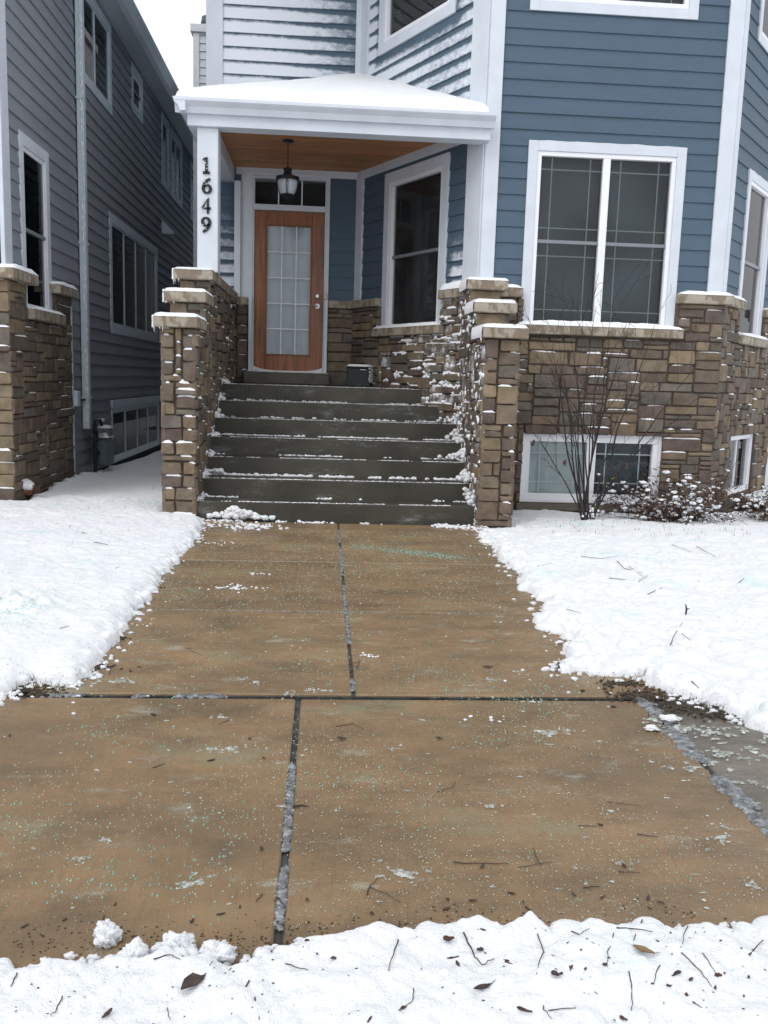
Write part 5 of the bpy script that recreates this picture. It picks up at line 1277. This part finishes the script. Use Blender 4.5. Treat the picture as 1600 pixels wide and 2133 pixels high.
# dead grass: uncountable blades at the scraped edges
g = MB()
def tuft(cx, cy, n, spread, L0, L1, z=0.0, lean=.6):
    for k in range(n):
        x, y = cx+random.gauss(0, spread), cy+random.gauss(0, spread*.6); L_ = random.uniform(L0, L1); a = random.uniform(0, 6.28); ln = random.uniform(0, lean)
        d = Vector((math.cos(a)*ln, math.sin(a)*ln, 1)).normalized(); w = Vector((-math.sin(a), math.cos(a), 0))*random.uniform(.0009, .002)
        p = Vector((x, y, z)); q1 = p+d*L_*.55; q2 = p+d*L_+Vector((math.cos(a), math.sin(a), -.3))*L_*.25*ln
        g.add([p-w, p+w, q1+w*.7, q1-w*.7, q2], [(0, 1, 2, 3), (3, 2, 4)])
for (px, py, n, sp_, l) in ((60, 1430, 160, .09, .07), (1350, 1440, 220, .11, .05), (1440, 1470, 160, .09, .05), (1300, 1420, 90, .07, .05), (1490, 1482, 80, .06, .04), (1110, 1222, 70, .05, .05), (1085, 1200, 40, .05, .05), (1120, 1180, 30, .06, .06), (290, 1235, 60, .06, .05), (235, 1345, 60, .06, .05), (190, 1400, 50, .06, .05), (1430, 2040, 60, .05, .07), (1390, 2080, 40, .04, .06)):
    p = at_z(px, py); tuft(p.x, p.y, n, sp_, l*.4, l, -.01, 1.1)
for k in range(70):     # blades poking through the lawn snow by the house
    x, y = random.uniform(1.9, 4.2), random.uniform(7.6, 8.6); tuft(x, y, 3, .02, .03, .06, hR(x, y)-.008, .5)
for k in range(40):
    x, y = random.uniform(-2.9, -1.5), random.uniform(4.0, 8.6); tuft(x, y, 3, .015, .02, .05, hL(x, y)-.01, .6)
tag(g.build('dead_grass', M_GRASS, None, fix=False), kind='stuff', label='dead grass blades at the shovelled lawn edges')
# scraped soil clods at the lawn edges
g = MB()
for (px, py, n, w) in ((60, 1440, 160, .08), (1350, 1450, 260, .10), (1430, 1475, 160, .08), (1500, 1490, 90, .07), (1295, 1425, 90, .05), (1105, 1228, 60, .05), (300, 1225, 40, .05), (240, 1330, 40, .04), (200, 1390, 40, .04), (820, 1950, 90, .07), (480, 1970, 110, .08), (640, 1950, 120, .08), (1150, 1938, 90, .07), (120, 1965, 120, .10), (300, 1960, 90, .08), (980, 1915, 60, .08), (1350, 1910, 50, .1)):
    p = at_z(px, py)
    for k in range(n):
        r = random.uniform(.0015, .006)*(1.5 if py < 1600 else .45); g.blob((p.x+random.gauss(0, w), p.y+random.gauss(0, w*.5), r*.3), r*1.4, r, r*.6, nu=5, nv=4, jit=.4)
tag(g.build('soil_clods', M_SOIL, None, fix=False), kind='stuff', label='dark soil crumbs along the scraped lawn edges')

# ================================================================== LITTER: leaves, twigs, snow clumps
def surf(px, py):
    """where the view ray through a pixel meets the near snow or the paving"""
    for y in np.arange(1.0, 8.5, .004):
        d = ray(px, py); t = y/d.y; x = d.x*t; z = CAMH+d.z*t
        hz = 0.0
        if y < 2.19 and -1.34 < x < 1.84: hz = max(0.0, hN(x, y)) if y < 1.86 else max(0.0, hN(x, y))
        elif x > 1.2 and 3.26 < y: hz = max(0.0, hR(x, y))
        elif x < -1.02 and 3.26 < y: hz = max(0.0, hL(x, y))
        if z <= hz+.001: return Vector((x, y, hz))
    return at_z(px, py)
def leaf(px, py, L_, wd, ang, mat, label, group=None, curl=.4, name='fallen_leaf', tilt=0.0, dz=.004):
    p = surf(px, py); m = MB(); n = 7; ca, sa = math.cos(ang), math.sin(ang)
    prof = [0.05, .55, .9, 1.0, .85, .5, .04] if L_ > .034 else [random.uniform(.1, .5), random.uniform(.4, 1), random.uniform(.6, 1.2), random.uniform(.5, 1.2), random.uniform(.4, 1), random.uniform(.3, .9), random.uniform(.05, .4)]
    for i in range(n):
        a = (i/(n-1)-.5)*L_
        for j in (-1, 0, 1):
            b = j*wd*.5*prof[i]*(1+random.uniform(-.12, .12)); z = dz+curl*abs(j)*wd*.28*prof[i]+curl*.6*L_*(i/(n-1)-.5)**2+tilt*a+.002+random.uniform(-.04, .04)*wd
            m.v.append((p.x+a*ca-b*sa, p.y+a*sa+b*ca, p.z+z))
    for i in range(n-1):
        for j in (0, 1): q = i*3+j; m.f.append((q, q+1, q+4, q+3))
    k = len(m.v); m.v += [(v[0], v[1], v[2]-.0012) for v in m.v[:k]]; m.f += [tuple(x+k for x in f)[::-1] for f in m.f]
    e = Vector((ca, sa, 0))*L_*.5
    if L_ > .04: m.tube([p+e*.9+Vector((0, 0, dz+.004)), p+e*1.45+Vector((0, 0, dz+.012))], [.0012, .0008], 4)
    o = m.build(name, mat, None, base=p, smooth=True, fix=False); tag(o, label, 'leaf', group); return o
GL = 'fallen leaves on the snow bank and sidewalk'
leaf(405, 2048, .082, .036, .95, M_LEAFD, 'large dark pointed leaf lying on the foreground snow', GL, .25)
leaf(1340, 1985, .050, .022, -.6, M_LEAFT, 'tan curled leaf on the snow bank, lower right', GL, .8)
leaf(935, 1962, .028, .018, .2, M_LEAF, 'small brown winged leaf at the snow edge, right of centre', GL, .7)
leaf(1000, 1983, .018, .013, .3, M_LEAFD, 'tiny square dark leaf on the snow bank below the centre', GL, .4)
leaf(1005, 2062, .045, .016, .35, M_LEAFD, 'dark frayed leaf on the snow bank beneath the centre', GL, .6)
leaf(1160, 2036, .026, .018, .0, M_LEAFD, 'round grey-brown leaf clump on the snow bank', GL, .9)
leaf(1092, 2110, .034, .012, -.45, M_LEAF, 'slim reddish brown leaf near the bottom edge of the photo', GL, .4)
leaf(223, 2118, .032, .010, 1.1, M_LEAF, 'slim brown leaf near the bottom left edge', GL, .5)
leaf(432, 1383, .0, .0, 0, M_LEAF, '', GL) if False else None
leaf(1016, 1391, .055, .020, -.15, M_LEAFD, 'dark leaf lying alone on the walkway, right of the joint', GL, .3)
leaf(712, 1542, .040, .020, -.4, M_LEAFD, 'small dark curled leaf on the sidewalk right of the joint', GL, .7)
leaf(915, 1540, .028, .016, -.5, M_LEAFD, 'small dark leaf on the sidewalk slab, centre right', GL, .4)
leaf(455, 2010, .0, .0, 0, M_LEAF, '', GL) if False else None
more = [(700, 1995), (1370, 1962), (1190, 2012), (1220, 2018), (1260, 2010), (1405, 2030), (1440, 2040), (1500, 2030), (1560, 2035), (1550, 2075), (1430, 2072), (1455, 2095), (1360, 2050), (1490, 2060), (1300, 2120), (945, 1995), (955, 2010), (770, 2125), (835, 2100), (1395, 2055), (640, 1960), (1010, 1940), (660, 1985), (1060, 2005)]
for k, (px, py) in enumerate(more): leaf(px, py, random.uniform(.010, .033), random.uniform(.004, .014), random.uniform(-1.4, 1.4), random.choice([M_LEAF, M_LEAF, M_LEAFD]), ('small brown leaf scrap among the litter at the lower right corner' if px > 1280 else 'small brown leaf scrap on the snow below the middle of the sidewalk'), ('leaf scraps at the lower right' if px > 1280 else 'leaf scraps on the snow bank'), random.uniform(.0, .35), dz=-.001, tilt=random.uniform(-.25, .25))
pave = [(932, 1875), (985, 1878), (1065, 1863), (1090, 1880), (1195, 1865), (1255, 1872), (1350, 1872), (1300, 1805), (1375, 1880), (500, 1890), (240, 1885), (400, 1920), (460, 1905), (545, 1770), (52, 1930), (135, 1918), (320, 1490), (20, 1533), (380, 1250), (290, 1390), (272, 1398), (520, 1540), (1250, 1720), (1005, 1805), (775, 1905), (550, 1580), (440, 1585), (1100, 1895), (930, 1895), (640, 1875)]
for k, (px, py) in enumerate(pave): leaf(px, py, random.uniform(.010, .026)*(1.6 if py < 1600 else 1), random.uniform(.005, .010)*(1.5 if py < 1600 else 1), random.uniform(-1.5, 1.5), random.choice([M_LEAF, M_LEAFD]), ('small dark leaf scrap on the walkway or beyond the sidewalk joint' if py < 1480 else ('small dark leaf scrap on the sidewalk left of the joint' if px < 590 else 'small dark leaf scrap on the sidewalk right of the joint')), ('leaf scraps on the walkway' if py < 1480 else ('leaf scraps on the left slab' if px < 590 else 'leaf scraps on the right slab')), random.uniform(.1, .5), dz=.001)
def twig(pix, r, label, group, lift=.0012, mat=M_TWIG, end=None):
    pts = [surf(*p) for p in pix]; P = []
    for a, b in zip(pts, pts[1:]):
        for k in range(4): q = a.lerp(b, k/4); P.append(q+Vector((random.gauss(0, .0015), random.gauss(0, .0015), lift+r)))
    P.append(pts[-1]+Vector((0, 0, lift*.3+r))); 
    m = MB(); m.tube(P, [r*(1-.6*i/len(P)) for i in range(len(P))], 5); o = m.build('twig', mat, None, base=pts[0]); tag(o, label, 'twig', group); return o
GT = 'twigs on the snow bank'
tw = [[(833, 1922), (822, 1980), (810, 2024)], [(965, 1945), (985, 1990), (1005, 2012), (1030, 1998)], [(1118, 1948), (1132, 1985), (1118, 2030)], [(1278, 1945), (1265, 1985), (1265, 2015)], [(1285, 1938), (1320, 1936), (1360, 1942)], [(1338, 1918), (1320, 1962)], [(1180, 1970), (1228, 1935)], [(1190, 1942), (1238, 1968)],
      [(1432, 1930), (1418, 1975)], [(1310, 2028), (1318, 2085), (1318, 2130)], [(862, 2060), (860, 2090), (832, 2107)], [(518, 2046), (482, 2115)], [(530, 2082), (540, 2130)], [(130, 2078), (118, 2105), (105, 2118)], [(322, 2000), (350, 1992), (376, 2000)], [(565, 2002), (605, 2012), (642, 2022)], [(600, 1965), (628, 2000)], [(36, 2032), (22, 2058)], [(1145, 2108), (1200, 2102)], [(1130, 2100), (1150, 2126)],
      [(1420, 1990), (1460, 2028), (1482, 2060)], [(1465, 1988), (1495, 2035)], [(1375, 2015), (1362, 2050)], [(345, 2100), (355, 2128)], [(1560, 1990), (1590, 1960)], [(212, 1925), (218, 1908)]]
TL = {0: 'straight thin twig at the snow edge right of the leaf', 9: 'long twig pointing to the bottom edge, right of centre', 2: 'curved thin twig on the snow bank below the centre', 11: 'straight twig near the bottom edge, left of centre'}
for k, pix in enumerate(tw): twig(pix, random.uniform(.0011, .0022), TL.get(k, 'thin dark twig on the snow bank, left half of the photo' if pix[0][0] < 800 else 'thin dark twig on the snow bank, right half of the photo'), None if k in TL else GT+(' left' if pix[0][0] < 800 else ' right'))
gp = [[(610, 1684), (625, 1680), (642, 1683)], [(765, 1865), (770, 1845), (790, 1830)], [(768, 1850), (800, 1862), (835, 1880)], [(700, 1515), (735, 1508), (760, 1520)], [(1110, 1768), (1118, 1790), (1128, 1805)], [(1215, 1850), (1250, 1848)], [(1290, 1817), (1335, 1819)], [(1205, 1722), (1245, 1721)], [(910, 1650), (945, 1640), (948, 1628)], [(400, 1352), (385, 1350), (420, 1365)], [(590, 1885), (575, 1870), (570, 1880)], [(725, 1385), (745, 1380)], [(1180, 1270), (1210, 1278)], [(750, 1375), (742, 1395)], [(320, 1600), (345, 1592)], [(1265, 1672), (1335, 1680)], [(945, 1798), (1000, 1800), (1060, 1800)], [(1080, 1808), (1150, 1796)], [(545, 1864), (535, 1880)], [(1325, 1740), (1370, 1745)], [(480, 1500), (455, 1510)]]
TLP = {0: 'short thick mossy twig beside the sidewalk joint'}
for k, pix in enumerate(gp): twig(pix, .0045 if k == 0 else random.uniform(.0010, .0020), TLP.get(k, 'thin dark twig lying on the wet concrete'), None if k in TLP else 'twigs on the concrete', lift=.001)
lw = [[(1285, 1170), (1300, 1185), (1340, 1195)], [(1210, 1160), (1250, 1165), (1290, 1158)], [(1395, 1345), (1410, 1318), (1422, 1300)], [(1270, 1205), (1320, 1210)], [(1330, 1212), (1350, 1200)], [(1450, 1140), (1490, 1160)], [(1400, 1135), (1440, 1150)], [(1420, 1320), (1440, 1335)], [(1540, 1215), (1550, 1205)], [(1440, 1420), (1455, 1440)], [(1310, 1180), (1345, 1208)], [(1120, 1180), (1150, 1175)], [(1455, 1210), (1470, 1230)], [(1350, 1240), (1380, 1225)], [(170, 1110), (182, 1112)], [(195, 1130), (225, 1135)], [(125, 1310), (145, 1305)], [(240, 1185), (250, 1180)]]
for k, pix in enumerate(lw): twig(pix, random.uniform(.0015, .003), 'thin dark twig lying on the lawn snow', 'twigs on the lawn snow')
p = surf(1428, 1280); m = MB(); m.tube([p+Vector((0, 0, -.02)), p+Vector((.004, 0, .03)), p+Vector((-.004, 0, .06))], [.005, .006, .003], 6); m.tube([p+Vector((0, 0, .03)), p+Vector((.022, 0, .035))], [.004, .002], 5)
tag(m.build('plant_stub', M_TWIGG, None, base=p), 'small dark plant stub poking out of the right lawn snow', 'plant stub')
p = surf(318, 1030); m = MB(); m.blob(p+Vector((0, 0, .03)), .012, .012, .035, nu=7, nv=6); m.tube([p+Vector((0, 0, .05)), p+Vector((0, 0, .09))], [.003, .001], 5)
tag(m.build('seed_head', M_LEAF, None, base=p), 'small brown seed head in the snow beside the left stone wall', 'seed head')
def clump(px, py, r, label, e=(1, 1, .9), sink=.3):
    p = at_z(px, py, r*.5); bm = bmesh.new(); bmesh.ops.create_icosphere(bm, subdivisions=4, radius=1.0)
    sx_ = random.random()*50
    for v in bm.verts:
        c = v.co.copy(); n_ = fbm(np.array([c.x*1.6+sx_]), np.array([c.y*1.6+c.z*1.3]), 71, 4, .55)[0]+.5*fbm(np.array([c.z*5+sx_]), np.array([c.x*5-c.y*4]), 72, 3)[0]
        v.co = Vector((c.x*e[0], c.y*e[1], c.z*e[2]))*r*(1+1.25*n_+.35*fbm(np.array([c.x*9+sx_+c.z*4]), np.array([c.y*9-c.z*7]), 73, 2)[0])
    me = bpy.data.meshes.new('snow_clump'); bm.to_mesh(me); bm.free(); me.polygons.foreach_set('use_smooth', [True]*len(me.polygons)); me.materials.append(M_SNOWC)
    o = link('snow_clump', me, None, (p.x, p.y, r*(1-sink)*e[2])); tag(o, label, 'snow clump', 'loose lumps of snow at the snow bank edge'); return o
clump(220, 1952, .030, 'round lump of snow perched at the sidewalk edge, left', (1, .9, 1.0))
clump(368, 1975, .040, 'wide block of snow at the sidewalk edge beside the round lump', (1.25, .9, .8))
clump(278, 1990, .028, 'low lump of snow between the round lump and the wide block', (1.1, .9, .8))
clump(455, 1988, .033, 'pointed lump of snow at the sidewalk edge right of the wide block', (1.0, .9, .9))
clump(1358, 1515, .022, 'flat lump of snow on the grey slab, right', (1.4, 1.0, .5))
clump(1395, 1493, .028, 'flat white slab of snow beside the scraped soil, right', (1.5, 1.0, .4))

g = MB()
def speck(x, y, z):
    r = random.uniform(.0008, .0032); a = random.random()*6.28; e = random.uniform(.25, .7); c_, s_ = math.cos(a)*r*1.6, math.sin(a)*r*1.6
    g.add([(x+c_, y+s_, z), (x-s_*e, y+c_*e, z+.0005), (x-c_, y-s_, z), (x+s_*e, y-c_*e, z+.001), (x, y, z+r*.5)], [(0, 1, 4), (1, 2, 4), (2, 3, 4), (3, 0, 4)])
for k in range(700): x, y = random.uniform(-1.2, 1.7), random.uniform(.9, 1.95); speck(x, y, hN(x, y)+.0006)
for k in range(900): x, y = random.uniform(1.2, 4.0), random.uniform(3.4, 8.3); speck(x, y, hR(x, y)+.0006) if hR(x, y) > .02 else None
for k in range(350): x, y = random.uniform(-2.6, -1.0), random.uniform(3.6, 8.3); speck(x, y, hL(x, y)+.0006) if hL(x, y) > .02 else None
for k in range(500):
    q = random.choice([edgeR, edgeL]); i = random.randrange(len(q)-1); t = random.random(); x = q[i][0]+(q[i+1][0]-q[i][0])*t+random.gauss(0, .03); y = q[i][1]+(q[i+1][1]-q[i][1])*t+random.gauss(0, .03); speck(x, y, max(0.0, hR(x, y) if x > 0 else hL(x, y))+.0006)
tag(g.build('dirt_specks', M_TWIGG, None, fix=False), kind='stuff', label='tiny dark specks of litter on the snow')
g = MB()
for k in range(900):
    x, y = -1.68+random.gauss(0, .16), 4.75+random.gauss(0, .22); z = hL(x, y); r = random.uniform(.002, .0065); g.blob((x, y, z), r*1.3, r, r*.5, nu=5, nv=4)
tag(g.build('teal_salt_on_snow', pm('salt_mint', (.52, .72, .68), rough=.5), None, fix=False), kind='stuff', label='pale teal salt melting into the left snow heap')
